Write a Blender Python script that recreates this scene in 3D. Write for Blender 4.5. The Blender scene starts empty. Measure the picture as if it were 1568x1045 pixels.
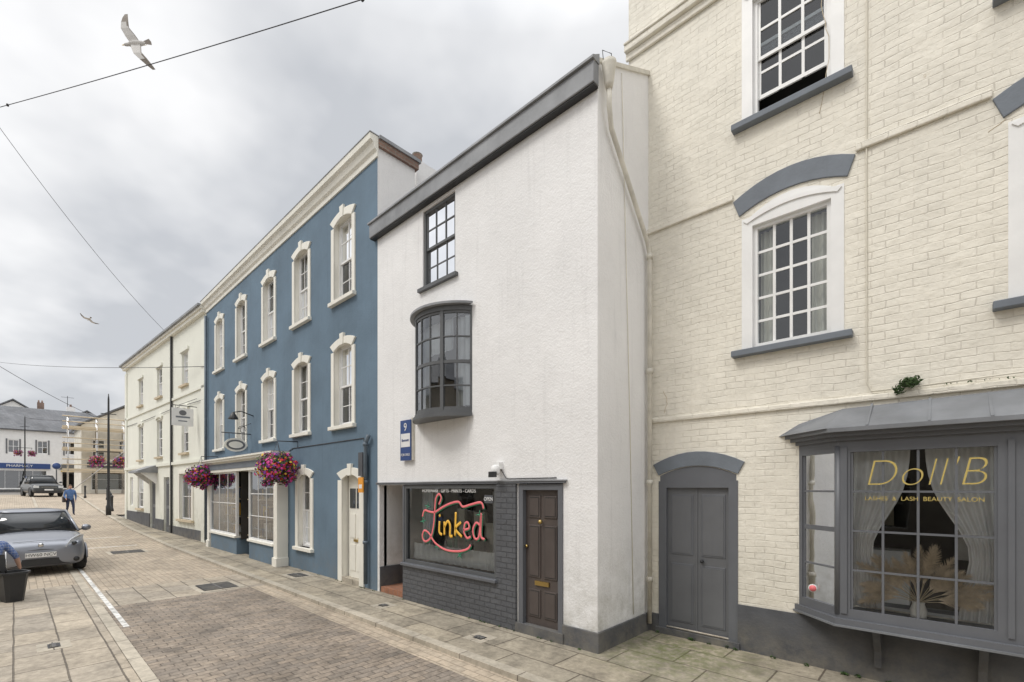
import bpy, bmesh, math, random
from mathutils import Vector, Matrix
random.seed(11)
scene = bpy.context.scene
COL = scene.collection
R = math.radians

# ------------------------------------------------------------ materials
def newmat(name):
    m = bpy.data.materials.new(name); m.use_nodes = True
    nt = m.node_tree; nt.nodes.clear()
    out = nt.nodes.new('ShaderNodeOutputMaterial')
    b = nt.nodes.new('ShaderNodeBsdfPrincipled')
    nt.links.new(b.outputs[0], out.inputs[0])
    return m, nt, b, out
def N(nt, t, **kw):
    n = nt.nodes.new(t)
    for k, v in kw.items(): setattr(n, k, v)
    return n
def noise(nt, vec, scale, detail=4, rough=.55):
    n = N(nt, 'ShaderNodeTexNoise'); n.inputs['Scale'].default_value = scale
    n.inputs['Detail'].default_value = detail; n.inputs['Roughness'].default_value = rough
    nt.links.new(vec, n.inputs['Vector']); return n.outputs['Fac']
def mth(nt, op, a, b=None, clamp=False):
    n = N(nt, 'ShaderNodeMath', operation=op); n.use_clamp = clamp
    for i, v in enumerate((a, b)):
        if v is None: continue
        if isinstance(v, (int, float)): n.inputs[i].default_value = v
        else: nt.links.new(v, n.inputs[i])
    return n.outputs[0]
def mrange(nt, v, a, b, c, d):
    n = N(nt, 'ShaderNodeMapRange'); nt.links.new(v, n.inputs[0])
    for i, x in enumerate((a, b, c, d)): n.inputs[i+1].default_value = x
    return n.outputs[0]
def mixc(nt, fac, a, b, mode='MIX'):
    n = N(nt, 'ShaderNodeMix', data_type='RGBA', blend_type=mode)
    if isinstance(fac, (int, float)): n.inputs[0].default_value = fac
    else: nt.links.new(fac, n.inputs[0])
    for i, v in ((6, a), (7, b)):
        if isinstance(v, tuple): n.inputs[i].default_value = (*v[:3], 1)
        else: nt.links.new(v, n.inputs[i])
    return n.outputs[2]
def grey(nt, v):
    cc = N(nt, 'ShaderNodeCombineXYZ')
    for i in range(3): nt.links.new(v, cc.inputs[i])
    return cc.outputs[0]
def bump(nt, b, hgt, strength, dist):
    n = N(nt, 'ShaderNodeBump'); n.inputs['Strength'].default_value = strength
    n.inputs['Distance'].default_value = dist
    nt.links.new(hgt, n.inputs['Height']); nt.links.new(n.outputs[0], b.inputs['Normal'])
def streaks(nt, tc, sp, c, col, amt, fx=9., fz=.55, lo=.55, hi=.8, k=.55):
    cb = N(nt, 'ShaderNodeCombineXYZ')
    nt.links.new(mth(nt, 'MULTIPLY', mth(nt, 'ADD', sp.outputs[0], sp.outputs[1]), fx), cb.inputs[0])
    nt.links.new(mth(nt, 'MULTIPLY', sp.outputs[2], fz), cb.inputs[2])
    s = noise(nt, cb.outputs[0], 1, 4, .65)
    return mixc(nt, mth(nt, 'MULTIPLY', mrange(nt, s, lo, hi, 0, 1), amt), c, tuple(x*k for x in col))

def paint(name, col, rough=.6, var=.08, ns=1.5, bmp=0., bs=30, dist=.01, dirt=None, metal=0, streak=0, coat=0, dz=(0.0, .9), lump=1.6, stain=0):
    m, nt, b, out = newmat(name)
    tc = N(nt, 'ShaderNodeTexCoord').outputs['Object']
    n1 = noise(nt, tc, ns, 4)
    dark = tuple(c*(1-var*2.2) for c in col); lite = tuple(min(.9, c*(1+var)) for c in col)
    c = mixc(nt, mrange(nt, n1, .3, .7, 0, 1), dark, lite)
    sp = N(nt, 'ShaderNodeSeparateXYZ'); nt.links.new(tc, sp.inputs[0])
    if stain:
        s = mrange(nt, noise(nt, tc, 1.7, 6, .72), .52, .72, 0, 1)
        c = mixc(nt, mth(nt, 'MULTIPLY', s, stain), c, tuple(x*.62 for x in col))
    if streak: c = streaks(nt, tc, sp, c, col, streak)
    if dirt:
        g = mrange(nt, sp.outputs[2], dz[0], dz[1], 1, 0)
        g = mth(nt, 'MULTIPLY', g, mrange(nt, noise(nt, tc, 4, 5, .7), .35, .7, 0, 1))
        c = mixc(nt, mth(nt, 'MULTIPLY', g, .8), c, dirt)
    nt.links.new(c, b.inputs['Base Color'])
    b.inputs['Roughness'].default_value = rough; b.inputs['Metallic'].default_value = metal
    if coat: b.inputs['Coat Weight'].default_value = coat
    if bmp:
        hg = mth(nt, 'ADD', noise(nt, tc, bs, 3, .6), mth(nt, 'MULTIPLY', noise(nt, tc, bs*.12, 2), lump))
        bump(nt, b, hg, bmp, dist)
    return m

def brick(name, c1, c2, mortar, bw, bh, ms, ground=False, bmp=.5, dist=.01, rough=.8, var=.25, warp=.02, big=(.6, 1.1), moss=None, rot=0, dirt=None, vscale=.6, off=.5, chips=None, streak=0, smooth=.4, patch=0, jw=1., und=1.4, fade=False):
    m, nt, b, out = newmat(name)
    tc = N(nt, 'ShaderNodeTexCoord').outputs['Object']
    sp = N(nt, 'ShaderNodeSeparateXYZ'); nt.links.new(tc, sp.inputs[0])
    cb = N(nt, 'ShaderNodeCombineXYZ')
    if ground:
        nt.links.new(sp.outputs[0], cb.inputs[0]); nt.links.new(sp.outputs[1], cb.inputs[1])
    else:
        nt.links.new(mth(nt, 'ADD', sp.outputs[0], sp.outputs[1]), cb.inputs[0]); nt.links.new(sp.outputs[2], cb.inputs[1])
    mp = N(nt, 'ShaderNodeMapping'); mp.inputs['Rotation'].default_value = (0, 0, rot)
    nt.links.new(cb.outputs[0], mp.inputs[0])
    wn = N(nt, 'ShaderNodeTexNoise'); wn.inputs['Scale'].default_value = 2.2; nt.links.new(tc, wn.inputs['Vector'])
    wn.inputs['Detail'].default_value = 3
    vm = N(nt, 'ShaderNodeVectorMath', operation='MULTIPLY_ADD'); nt.links.new(wn.outputs['Color'], vm.inputs[0])
    vm.inputs[1].default_value = (warp*2, warp*2, 0); nt.links.new(mp.outputs[0], vm.inputs[2])
    bt = N(nt, 'ShaderNodeTexBrick'); nt.links.new(vm.outputs[0], bt.inputs['Vector'])
    bt.offset = off
    bt.inputs['Color1'].default_value = (*c1, 1); bt.inputs['Color2'].default_value = (*c2, 1)
    bt.inputs['Mortar'].default_value = (*mortar, 1); bt.inputs['Scale'].default_value = 1
    bt.inputs['Mortar Size'].default_value = ms; bt.inputs['Mortar Smooth'].default_value = smooth
    bt.inputs['Brick Width'].default_value = bw; bt.inputs['Row Height'].default_value = bh
    c = bt.outputs['Color']
    n1 = noise(nt, tc, vscale, 5, .65)
    c = mixc(nt, 1.0, c, grey(nt, mrange(nt, n1, .3, .7, big[0], big[1])), 'MULTIPLY')
    n2 = noise(nt, tc, 14, 4, .7)
    c = mixc(nt, 1.0, c, grey(nt, mrange(nt, n2, .3, .7, 1-var, 1+var*.4)), 'MULTIPLY')
    if patch:
        n3 = noise(nt, tc, 2.3, 5, .7)
        c = mixc(nt, 1.0, c, grey(nt, mrange(nt, n3, .48, .62, 1.0, 1-patch)), 'MULTIPLY')
    if streak: c = streaks(nt, tc, sp, c, c1, streak, 5., .7, .52, .8, .62)
    if chips:
        ch = mrange(nt, noise(nt, tc, 5.5, 6, .72), .69, .74, 0, 1)
        c = mixc(nt, mth(nt, 'MULTIPLY', ch, .8), c, chips)
    if dirt:
        g = mrange(nt, sp.outputs[2], 0, 1.4, 1, 0)
        g = mth(nt, 'MULTIPLY', g, mrange(nt, noise(nt, tc, 4, 5, .7), .35, .7, 0, 1))
        c = mixc(nt, mth(nt, 'MULTIPLY', g, .7), c, dirt)
    if moss:
        vd = N(nt, 'ShaderNodeVectorMath', operation='DISTANCE'); nt.links.new(tc, vd.inputs[0])
        vd.inputs[1].default_value = moss
        g = mrange(nt, vd.outputs['Value'], .2, 1.3, 1, 0)
        g = mth(nt, 'MULTIPLY', g, mrange(nt, noise(nt, tc, 9, 5, .7), .4, .58, 0, 1))
        c = mixc(nt, mth(nt, 'MULTIPLY', g, .8), c, (.13, .15, .05))
    nt.links.new(c, b.inputs['Base Color'])
    b.inputs['Roughness'].default_value = rough
    jn = mth(nt, 'MULTIPLY', bt.outputs['Fac'], -jw)
    if fade: jn = mth(nt, 'MULTIPLY', jn, mrange(nt, noise(nt, tc, 3.1, 4, .6), .38, .60, .12, 1.0))
    hg = mth(nt, 'ADD', jn, mth(nt, 'MULTIPLY', n2, .8))
    hg = mth(nt, 'ADD', hg, mth(nt, 'MULTIPLY', noise(nt, tc, 5, 3), und))
    bump(nt, b, hg, bmp, dist)
    return m

def glassmat(name, base=.10, tint=(.8, .85, .87)):
    m, nt, b, out = newmat(name); nt.nodes.remove(b)
    tr = N(nt, 'ShaderNodeBsdfTransparent'); tr.inputs[0].default_value = (*tint, 1)
    gl = N(nt, 'ShaderNodeBsdfGlossy'); gl.inputs['Roughness'].default_value = .02
    gl.inputs[0].default_value = (.95, .97, 1, 1)
    tc = N(nt, 'ShaderNodeTexCoord').outputs['Object']
    bp = N(nt, 'ShaderNodeBump'); bp.inputs['Strength'].default_value = .12; bp.inputs['Distance'].default_value = .02
    nt.links.new(noise(nt, tc, 2.5, 1), bp.inputs['Height']); nt.links.new(bp.outputs[0], gl.inputs['Normal'])
    fr = N(nt, 'ShaderNodeFresnel'); fr.inputs[0].default_value = 1.45
    f = mth(nt, 'ADD', fr.outputs[0], base, True)
    mx = N(nt, 'ShaderNodeMixShader'); nt.links.new(f, mx.inputs[0])
    nt.links.new(tr.outputs[0], mx.inputs[1]); nt.links.new(gl.outputs[0], mx.inputs[2])
    nt.links.new(mx.outputs[0], out.inputs[0]); return m

def flat(name, col, rough=.6, metal=0, **k): return paint(name, col, rough, .04, 3, metal=metal, **k)

M = {}
M['white'] = paint('white_render', (.845, .84, .835), .85, .03, .6, bmp=.7, bs=44, dist=.010, dirt=(.40, .39, .34), streak=.30, dz=(.1, 1.5), lump=1.1, stain=.16)
M['blue'] = paint('blue_render', (.130, .196, .262), .8, .09, .8, bmp=.4, bs=40, dist=.008, dirt=(.15, .175, .195), streak=.35, stain=.25)
M['mint'] = paint('pale_cream_green_render', (.79, .795, .715), .85, .03, .6, bmp=.25, bs=30, dist=.006, streak=.2, dirt=(.45, .44, .36), dz=(.2, 1.8), stain=.12)
M['stone'] = paint('cream_trim_paint', (.82, .80, .725), .7, .03, 2, streak=.22)
M['oppwall'] = paint('opposite_render', (.42, .38, .32), .8, .1, 1)
M['cream'] = brick('cream_painted_brick', (.855, .815, .715), (.84, .80, .70), (.835, .79, .685), .225, .078, .0065, bmp=.65, dist=.015, rough=.72, var=.05, warp=.036, big=(.90, 1.02), chips=(.50, .42, .30), streak=.26, smooth=.95, dirt=(.48, .43, .33), patch=.05, jw=.75, und=1.9, fade=True)
M['trimwhite'] = paint('white_gloss_wood', (.83, .83, .82), .4, .03, 3, streak=.10)
M['greywood'] = paint('blue_grey_wood', (.135, .142, .157), .45, .06, 2, streak=.15)
M['greydoor'] = paint('grey_door_paint', (.14, .145, .155), .5, .05, 2, streak=.25)
M['darkframe'] = paint('dark_window_frame', (.105, .11, .115), .5, .05, 2)
M['lintel'] = paint('lintel_grey_paint', (.175, .198, .228), .7, .07, 3, bmp=.3, bs=25, streak=.2)
M['plinth'] = paint('dark_plinth_paint', (.09, .094, .104), .75, .12, 3, bmp=.5, bs=25, dist=.01, dirt=(.22, .20, .16), dz=(0, .5))
M['darkbrick'] = brick('dark_painted_brick', (.095, .10, .11), (.11, .115, .125), (.07, .072, .08), .225, .078, .008, bmp=1, dist=.014, rough=.5, var=.15, warp=.004, big=(.85, 1.15))
M['browndoor'] = paint('dark_brown_door', (.090, .074, .068), .4, .08, 3)
M['lead'] = paint('lead_flashing', (.285, .295, .31), .6, .14, 2, bmp=.1, bs=8, streak=.3)
M['hood'] = paint('weathered_hood_lead', (.20, .21, .225), .6, .14, 2, bmp=.1, bs=8, streak=.3)
M['slate'] = brick('slate_roof', (.15, .16, .175), (.20, .205, .22), (.09, .09, .10), .3, .2, .01, rough=.6, warp=.005)
M['redbrick'] = brick('red_brick', (.30, .18, .14), (.34, .22, .17), (.3, .27, .23), .225, .075, .01)
M['pipe'] = paint('cream_cast_iron_pipe', (.68, .65, .57), .5, .1, 5, dirt=(.3, .22, .14), dz=(0, 2))
M['paintedcable'] = flat('painted_cable', (.70, .66, .56), .7)
M['pipeblue'] = paint('blue_pipe', (.12, .155, .19), .5, .1, 5)
M['black'] = flat('black_metal', (.025, .026, .028), .45)
M['rubber'] = flat('tyre_rubber', (.03, .03, .03), .85)
M['brass'] = flat('brass', (.55, .40, .15), .3, 1)
M['chrome'] = flat('chrome', (.7, .7, .7), .25, 1)
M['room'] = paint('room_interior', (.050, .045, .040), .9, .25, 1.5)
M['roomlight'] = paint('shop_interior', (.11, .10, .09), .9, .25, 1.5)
M['curtain'] = paint('white_curtain', (.76, .76, .76), .9, .03, 4)
M['curtaincream'] = paint('cream_curtain', (.60, .56, .47), .9, .05, 4)
M['glass'] = glassmat('window_glass', .06)
M['glassdark'] = glassmat('window_glass_old', .14)
M['glassshop'] = glassmat('shop_glass', .0, (.95, .97, .97))
M['terracotta'] = brick('terracotta_tiles', (.36, .16, .09), (.42, .20, .12), (.25, .2, .17), .15, .15, .006, ground=True, warp=.001)
M['gold'] = flat('gold_leaf', (.68, .54, .18), .4, .4)
M['pink'] = flat('pink_sign_paint', (.90, .20, .22), .5)
M['orange'] = flat('orange_sign_paint', (.9, .50, .06), .5)
M['greenp'] = flat('green_sign_paint', (.03, .22, .12), .5)
M['navy'] = flat('navy_sign', (.03, .07, .22), .5)
M['signwhite'] = flat('sign_white', (.78, .78, .77), .5)
M['signorange'] = flat('sign_orange', (.80, .34, .04), .5)
M['sett'] = brick('brick_setts', (.36, .295, .230), (.275, .235, .195), (.185, .155, .125), .21, .105, .007, ground=True, bmp=.8, dist=.012, var=.34, warp=.010, big=(.70, 1.14), rot=R(90), vscale=.7, patch=.30, smooth=.7)
M['setttan'] = brick('tan_setts', (.53, .44, .335), (.43, .365, .285), (.30, .25, .19), .22, .11, .007, ground=True, bmp=.5, dist=.008, var=.24, warp=.008, big=(.76, 1.06), rot=0, vscale=.5, patch=.22)
M['slab'] = brick('stone_slabs', (.50, .43, .335), (.38, .335, .275), (.17, .145, .115), .66, .42, .010, ground=True, bmp=.8, dist=.012, var=.28, warp=.010, big=(.74, 1.10), vscale=1.3, off=.37, patch=.24)
M['slabpave'] = brick('pavement_slabs', (.50, .435, .33), (.37, .33, .26), (.17, .14, .105), .95, .52, .011, ground=True, bmp=.7, dist=.012, var=.30, warp=.010, big=(.64, 1.10), moss=(-2.4, 5.55, 0), vscale=1.3, off=.4, patch=.34)
M['kerb'] = brick('kerb_stone', (.53, .475, .385), (.45, .405, .33), (.17, .145, .12), .95, 5., .009, ground=True, bmp=.5, dist=.01, var=.24, warp=.008, big=(.78, 1.08), patch=.22)
M['ground'] = paint('ground_tarmac', (.20, .185, .17), .9, .15, .3, bmp=.3, bs=30)
M['roadpaint'] = paint('white_road_paint', (.68, .67, .64), .7, .25, 9)
M['leaf'] = paint('leaf_green', (.055, .11, .025), .6, .35, 30)
M['fl1'] = flat('petal_magenta', (.60, .04, .26), .6)
M['fl2'] = flat('petal_red', (.60, .03, .02), .6)
M['fl3'] = flat('petal_purple', (.24, .06, .42), .6)
M['fl4'] = flat('petal_yellow', (.75, .50, .04), .6)
M['scaff'] = flat('scaffold_timber', (.58, .49, .35), .7)
M['carsilver'] = paint('car_grey_paint', (.24, .255, .29), .32, .02, 1, metal=.5, coat=.6)
M['cardark'] = paint('car_dark_paint', (.05, .055, .06), .3, .02, 1, metal=.4, coat=.6)
M['carglass'] = paint('car_glass', (.03, .035, .04), .06, .02, 1, coat=.3)
M['headlamp'] = paint('headlamp_lens', (.66, .68, .70), .15, .05, 20, metal=.3)
M['skin'] = paint('skin', (.55, .33, .24), .6, .05, 8)
M['hair'] = paint('hair', (.12, .08, .05), .8, .2, 40)
M['jacket'] = paint('blue_jacket', (.09, .17, .36), .85, .1, 10)
M['shirt'] = brick('checked_shirt', (.10, .17, .40), (.14, .22, .46), (.45, .48, .60), .05, .05, .004, warp=.0, off=0, rough=.9)
M['jeans'] = paint('dark_jeans', (.035, .045, .09), .9, .15, 12)
M['shoe'] = paint('shoe', (.04, .03, .03), .7, .1, 10)
M['pampas'] = paint('pampas_plume', (.82, .69, .54), .95, .12, 20)
M['palestone'] = paint('pale_stone_wall', (.74, .71, .63), .85, .08, 1.5, bmp=.3, bs=10)
M['gullw'] = flat('gull_white', (.62, .60, .57), .8)
M['gullg'] = flat('gull_grey_brown', (.24, .21, .18), .8)
M['wire'] = flat('cable_rubber', (.05, .05, .055), .7)

# ------------------------------------------------------------ builder
class Obj:
    def __init__(s, name, loc=(0, 0, 0), rz=0, mat4=None):
        s.e = bpy.data.objects.new(name, None); COL.objects.link(s.e)
        s.e.empty_display_size = .3
        s.e.matrix_world = mat4 if mat4 else Matrix.Translation(loc) @ Matrix.Rotation(rz, 4, 'Z')
        s.parts = {}; s.opts = {}
    def bm(s, part, m):
        if part not in s.parts: s.parts[part] = (bmesh.new(), M[m] if isinstance(m, str) else m)
        return s.parts[part][0]
    def poly(s, part, m, pts):
        b = s.bm(part, m); vs = [b.verts.new(p) for p in pts]
        try: b.faces.new(vs)
        except ValueError: pass
    def box(s, part, m, x0, x1, y0, y1, z0, z1, T=None):
        b = s.bm(part, m)
        P = [Vector((x, y, z)) for x in (x0, x1) for y in (y0, y1) for z in (z0, z1)]
        if T: P = [T @ p for p in P]
        v = [b.verts.new(p) for p in P]
        for f in ((0, 1, 3, 2), (4, 6, 7, 5), (0, 4, 5, 1), (2, 3, 7, 6), (0, 2, 6, 4), (1, 5, 7, 3)):
            b.faces.new([v[i] for i in f])
    def rings(s, part, m, rings, cap=True, closed=True):
        b = s.bm(part, m); L = [[b.verts.new(p) for p in r] for r in rings]; n = len(L[0])
        for a, c in zip(L, L[1:]):
            for i in range(n if closed else n-1):
                j = (i+1) % n
                try: b.faces.new((a[i], a[j], c[j], c[i]))
                except ValueError: pass
        if cap and closed:
            for r in (L[0][::-1], L[-1]):
                try: b.faces.new(r)
                except ValueError: pass
    def prism_y(s, part, m, prof, y0, y1):
        s.rings(part, m, [[(x, y0, z) for x, z in prof], [(x, y1, z) for x, z in prof]])
    def prism_x(s, part, m, prof, x0, x1):
        s.rings(part, m, [[(x0, y, z) for y, z in prof], [(x1, y, z) for y, z in prof]])
    def prism_z(s, part, m, prof, z0, z1):
        s.rings(part, m, [[(x, y, z0) for x, y in prof], [(x, y, z1) for x, y in prof]])
    def tube(s, part, m, pts, r, seg=8, flat_=1.0):
        pts = [Vector(p) for p in pts]; rs = []
        for i, p in enumerate(pts):
            d = (pts[min(i+1, len(pts)-1)] - pts[max(i-1, 0)])
            if d.length < 1e-6: d = Vector((0, 0, 1))
            d.normalize(); up = Vector((0, 1, 0)) if abs(d.y) < .9 else Vector((1, 0, 0))
            a = d.cross(up).normalized(); c = d.cross(a).normalized()
            rr = r[i] if isinstance(r, (list, tuple)) else r
            rs.append([p + a*math.cos(t)*rr + c*math.sin(t)*rr*flat_ for t in [2*math.pi*k/seg for k in range(seg)]])
        s.rings(part, m, rs); s.opts[part] = 'smooth'
    def lathe(s, part, m, prof, c=(0, 0, 0), seg=16, axis='Z'):
        rs = []
        for r, h in prof:
            ring = []
            for k in range(seg):
                t = 2*math.pi*k/seg; a, b_ = r*math.cos(t), r*math.sin(t)
                v = (a, b_, h) if axis == 'Z' else ((h, a, b_) if axis == 'X' else (a, h, b_))
                ring.append(Vector(v)+Vector(c))
            rs.append(ring)
        s.rings(part, m, rs); s.opts[part] = 'smooth'
    def wall(s, part, m, x0, x1, z0, z1, y, ops, depth=.15, rm=None):
        xs = sorted({x0, x1, *[o[0] for o in ops], *[o[1] for o in ops]}); zs = sorted({z0, z1, *[o[2] for o in ops], *[o[3] for o in ops]})
        b = s.bm(part, m); V = {}
        def v(x, z):
            if (x, z) not in V: V[(x, z)] = b.verts.new((x, y, z))
            return V[(x, z)]
        for xa, xb in zip(xs, xs[1:]):
            for za, zb in zip(zs, zs[1:]):
                cx, cz = (xa+xb)/2, (za+zb)/2
                if any(o[0] < cx < o[1] and o[2] < cz < o[3] for o in ops): continue
                b.faces.new((v(xa, za), v(xb, za), v(xb, zb), v(xa, zb)))
        for a, c, e, f in [o[:4] for o in ops]:
            d = y+depth; p = part if rm is None else 'reveals'
            mm = m if rm is None else rm
            s.poly(p, mm, [(a, y, e), (a, d, e), (a, d, f), (a, y, f)]); s.poly(p, mm, [(c, y, e), (c, y, f), (c, d, f), (c, d, e)])
            s.poly(p, mm, [(a, y, f), (a, d, f), (c, d, f), (c, y, f)]); s.poly(p, mm, [(a, y, e), (c, y, e), (c, d, e), (a, d, e)])
    def arch(s, part, m, xc, wi, wo, zi, ri, zo, ro, y0, y1, n=10):
        rs = []
        for k in range(n+1):
            t = -1+2*k/n; e = 1-t*t
            xi, xo = xc+wi*t, xc+wo*t
            a, b_ = zi+ri*e, zo+ro*e
            rs.append([(xi, y0, a), (xi, y1, a), (xo, y1, b_), (xo, y0, b_)])
        s.rings(part, m, rs)
    def text(s, part, m, body, size, T, ext=.002, sx=1., shear=0, offset=0):
        c = bpy.data.curves.new(part, 'FONT'); c.body = body; c.size = size; c.extrude = ext; c.offset = offset
        c.align_x = 'CENTER'; c.align_y = 'CENTER'; c.shear = shear
        o = bpy.data.objects.new(part, c); COL.objects.link(o)
        me = bpy.data.meshes.new_from_object(o.evaluated_get(bpy.context.evaluated_depsgraph_get()))
        bpy.data.objects.remove(o)
        me.transform(Matrix.Diagonal((sx, 1, 1, 1))); me.transform(T)
        o = bpy.data.objects.new(part, me); me.materials.append(M[m]); COL.objects.link(o); o.parent = s.e
    def mesh(s, part, me):
        o = bpy.data.objects.new(part, me); COL.objects.link(o); o.parent = s.e; return o
    def done(s, bevel=()):
        for k, (b, m) in s.parts.items():
            bmesh.ops.recalc_face_normals(b, faces=b.faces)
            me = bpy.data.meshes.new(k); b.to_mesh(me); b.free(); me.materials.append(m)
            o = s.mesh(k, me)
            if s.opts.get(k) == 'smooth':
                for p in me.polygons: p.use_smooth = True
            if s.opts.get(k) == 'sub':
                for p in me.polygons: p.use_smooth = True
                md = o.modifiers.new('s', 'SUBSURF'); md.levels = 2; md.render_levels = 2
            if k in bevel:
                md = o.modifiers.new('b', 'BEVEL'); md.width = bevel[k]; md.segments = 2; md.limit_method = 'ANGLE'
        return s

def wallT(x, y, z):   # text standing in a wall facing -y
    return Matrix.Translation((x, y, z)) @ Matrix.Rotation(R(90), 4, 'X')

def curtain(o, part, m, x0, x1, z0, z1, y, amp=.03, f=30., pull=0, n=40, flare=1.):
    b = o.bm(part, m); rows = 12; g = []
    for j in range(rows+1):
        v = j/rows; row = []
        for i in range(n+1):
            u = i/n
            x = x0+(x1-x0)*u
            if pull:
                k = math.exp(-((v-.36)/.30)**2)*abs(pull)
                if v < .36: k = max(k, abs(pull)*(.75+.25*v/.36))
                x = (x0 if pull > 0 else x1) + (x-(x0 if pull > 0 else x1))*(1-k)
            row.append(b.verts.new((x, y+amp*math.sin(u*f+.6*math.sin(v*3)), z0+(z1-z0)*v)))
        g.append(row)
    for j in range(rows):
        for i in range(n): b.faces.new((g[j][i], g[j][i+1], g[j+1][i+1], g[j+1][i]))
    o.opts[part] = 'smooth'

def room(o, x0, x1, y0, y1, z0, z1, m='room', part='room_interior'):
    P = o.poly
    P(part, m, [(x0, y1, z0), (x1, y1, z0), (x1, y1, z1), (x0, y1, z1)])
    P(part, m, [(x0, y0, z0), (x0, y1, z0), (x0, y1, z1), (x0, y0, z1)])
    P(part, m, [(x1, y0, z0), (x1, y1, z0), (x1, y1, z1), (x1, y0, z1)])
    P(part, m, [(x0, y0, z0), (x1, y0, z0), (x1, y1, z0), (x0, y1, z0)])
    P(part, m, [(x0, y0, z1), (x1, y0, z1), (x1, y1, z1), (x0, y1, z1)])

def window(o, x0, x1, z0, z1, y, cols, rows, fm='trimwhite', fr=.05, bar=.022, split=True, g='glass', op=0, cur=None, rm='room', dep=.9, part='window_frames'):
    B = lambda *a: o.box(part, fm, *a)
    B(x0, x0+fr, y, y+.075, z0, z1); B(x1-fr, x1, y, y+.075, z0, z1)
    B(x0+fr, x1-fr, y+.001, y+.074, z0, z0+fr); B(x0+fr, x1-fr, y+.001, y+.074, z1-fr, z1)
    a, b_, c, d = x0+fr, x1-fr, z0+fr, z1-fr
    secs = [(c, d, y+.03, rows)]
    if split:
        zm = (c+d)/2; secs = [(zm+.02, d, y+.02, rows//2), (c+op, zm-.02+op*.9, y+.042, rows//2)]
        B(a, b_, y+.018, y+.04, zm-.02, zm+.02)
        B(a, b_, y+.041, y+.062, zm-.02+op*.9-.001, zm+.019+op*.9)
        B(a, b_, y+.0415, y+.063, c+op, c+op+.045)
        for xa in (a, b_-.03):
            B(xa, xa+.03, y+.019, y+.041, zm+.02, d)
            B(xa, xa+.03, y+.043, y+.064, c+op+.045, zm-.02+op*.9)
    for (za, zb, yy, rr) in secs:
        if cols > 1:
            for i in range(1, cols):
                xx = a+(b_-a)*i/cols; B(xx-bar/2, xx+bar/2, yy, yy+.02, za, zb)
        for j in range(1, rr):
            zz = za+(zb-za)*j/rr; B(a, b_, yy+.002, yy+.018, zz-bar/2, zz+bar/2)
        tl = random.uniform(-.006, .006)
        o.poly('window_glass', g, [(a, yy+.012, za), (b_, yy+.012+tl, za), (b_, yy+.012+tl, zb), (a, yy+.012, zb)])
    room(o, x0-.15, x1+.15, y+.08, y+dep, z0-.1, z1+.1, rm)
    if cur == 'sides':
        curtain(o, 'curtains', 'curtaincream', a, a+(b_-a)*.24, c, d, y+.14, .02, 16, n=14)
        curtain(o, 'curtains', 'curtaincream', b_-(b_-a)*.24, b_, c, d, y+.14, .02, 16, n=14)
    elif cur == 'blind':
        o.poly('blinds', 'curtain', [(a, y+.12, c+(d-c)*.55), (b_, y+.12, c+(d-c)*.55), (b_, y+.12, d), (a, y+.12, d)])
    elif cur == 'net':
        curtain(o, 'net_curtains', 'curtain', a, b_, c, (c+d)/2, y+.13, .015, 40)

def h(x):
    pts = [(40, 0), (-20, 0), (-28, .13), (-36, .45), (-44, .85), (-53, 1.35), (-64, 1.58), (-80, 1.65), (-900, 1.65)]
    for (a, za), (b_, zb) in zip(pts, pts[1:]):
        if x >= b_: return za+(zb-za)*(a-x)/(a-b_) if x <= a else 0
    return 1.65
XS = [40, 20, 8, 0, -10, -20, -24, -28, -32, -36, -40, -44, -48.5, -53, -58, -64, -72, -80, -100, -150, -300, -900]
def strip(o, part, m, x0, x1, ya, yb, zoff, side=None):
    fa = ya if callable(ya) else (lambda x: ya); fb = yb if callable(yb) else (lambda x: yb)
    xs = sorted({x0, x1, *[x for x in XS if x0 < x < x1]})
    for a, c in zip(xs, xs[1:]):
        o.poly(part, m, [(a, fa(a), h(a)+zoff), (c, fa(c), h(c)+zoff), (c, fb(c), h(c)+zoff), (a, fb(a), h(a)+zoff)])
        if side is not None:
            o.poly(part, m, [(a, fa(a), h(a)+side), (c, fa(c), h(c)+side), (c, fa(c), h(c)+zoff), (a, fa(a), h(a)+zoff)])

# ------------------------------------------------------------ ground
g = Obj('ground'); strip(g, 'ground_sheet', 'ground', -900, 400, -500, 500, -.085); g.done()
rd = Obj('road')
strip(rd, 'sett_paving', 'sett', -10.6, 40, 1.05, 3.36, -.06)
strip(rd, 'gutter_setts', 'setttan', -10.6, 40, 3.36, 3.66, -.0585)
strip(rd, 'stone_crossing', 'slab', -12.4, -10.6, 1.05, 3.66, -.0592)
strip(rd, 'tan_paving', 'setttan', -900, -12.4, 1.05, 3.66, -.0595)
rd.done()
lp = Obj('road_marking')
strip(lp, 'edge_line', 'roadpaint', -17, -8.9, 1.10, 1.17, -.0555); strip(lp, 'bay_line', 'roadpaint', -30, -22, 1.10, 1.2, -.055)
for xx in (-21.2, -24.6): strip(lp, 'cross_line', 'roadpaint', xx-.12, xx, 1.2, 3.0, -.055)
lp.done()
lk = Obj('kerb'); strip(lk, 'kerb_stones', 'kerb', -60, 40, .92, 1.05, -.045, None)
strip(lk, 'kerb_stones', 'kerb', -60, 40, 3.66, 3.80, 0.004, -.08); lk.done()
pv = Obj('pavement')
gy = lambda x: 4.83-.0467*(-19.93-x) if x < -19.93 else 4.84
strip(pv, 'slabs', 'slabpave', -36, -3.1, 3.80, gy, 0)
strip(pv, 'slabs', 'slabpave', -3.1, 40, 3.80, 6.16, 0)
strip(pv, 'plaza_paving', 'setttan', -300, -36, 3.66, 60, -.01)
pv.done()
pl = Obj('parking_paving'); strip(pl, 'slabs', 'slab', -13.6, 40, -8, .92, -.055)
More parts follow.
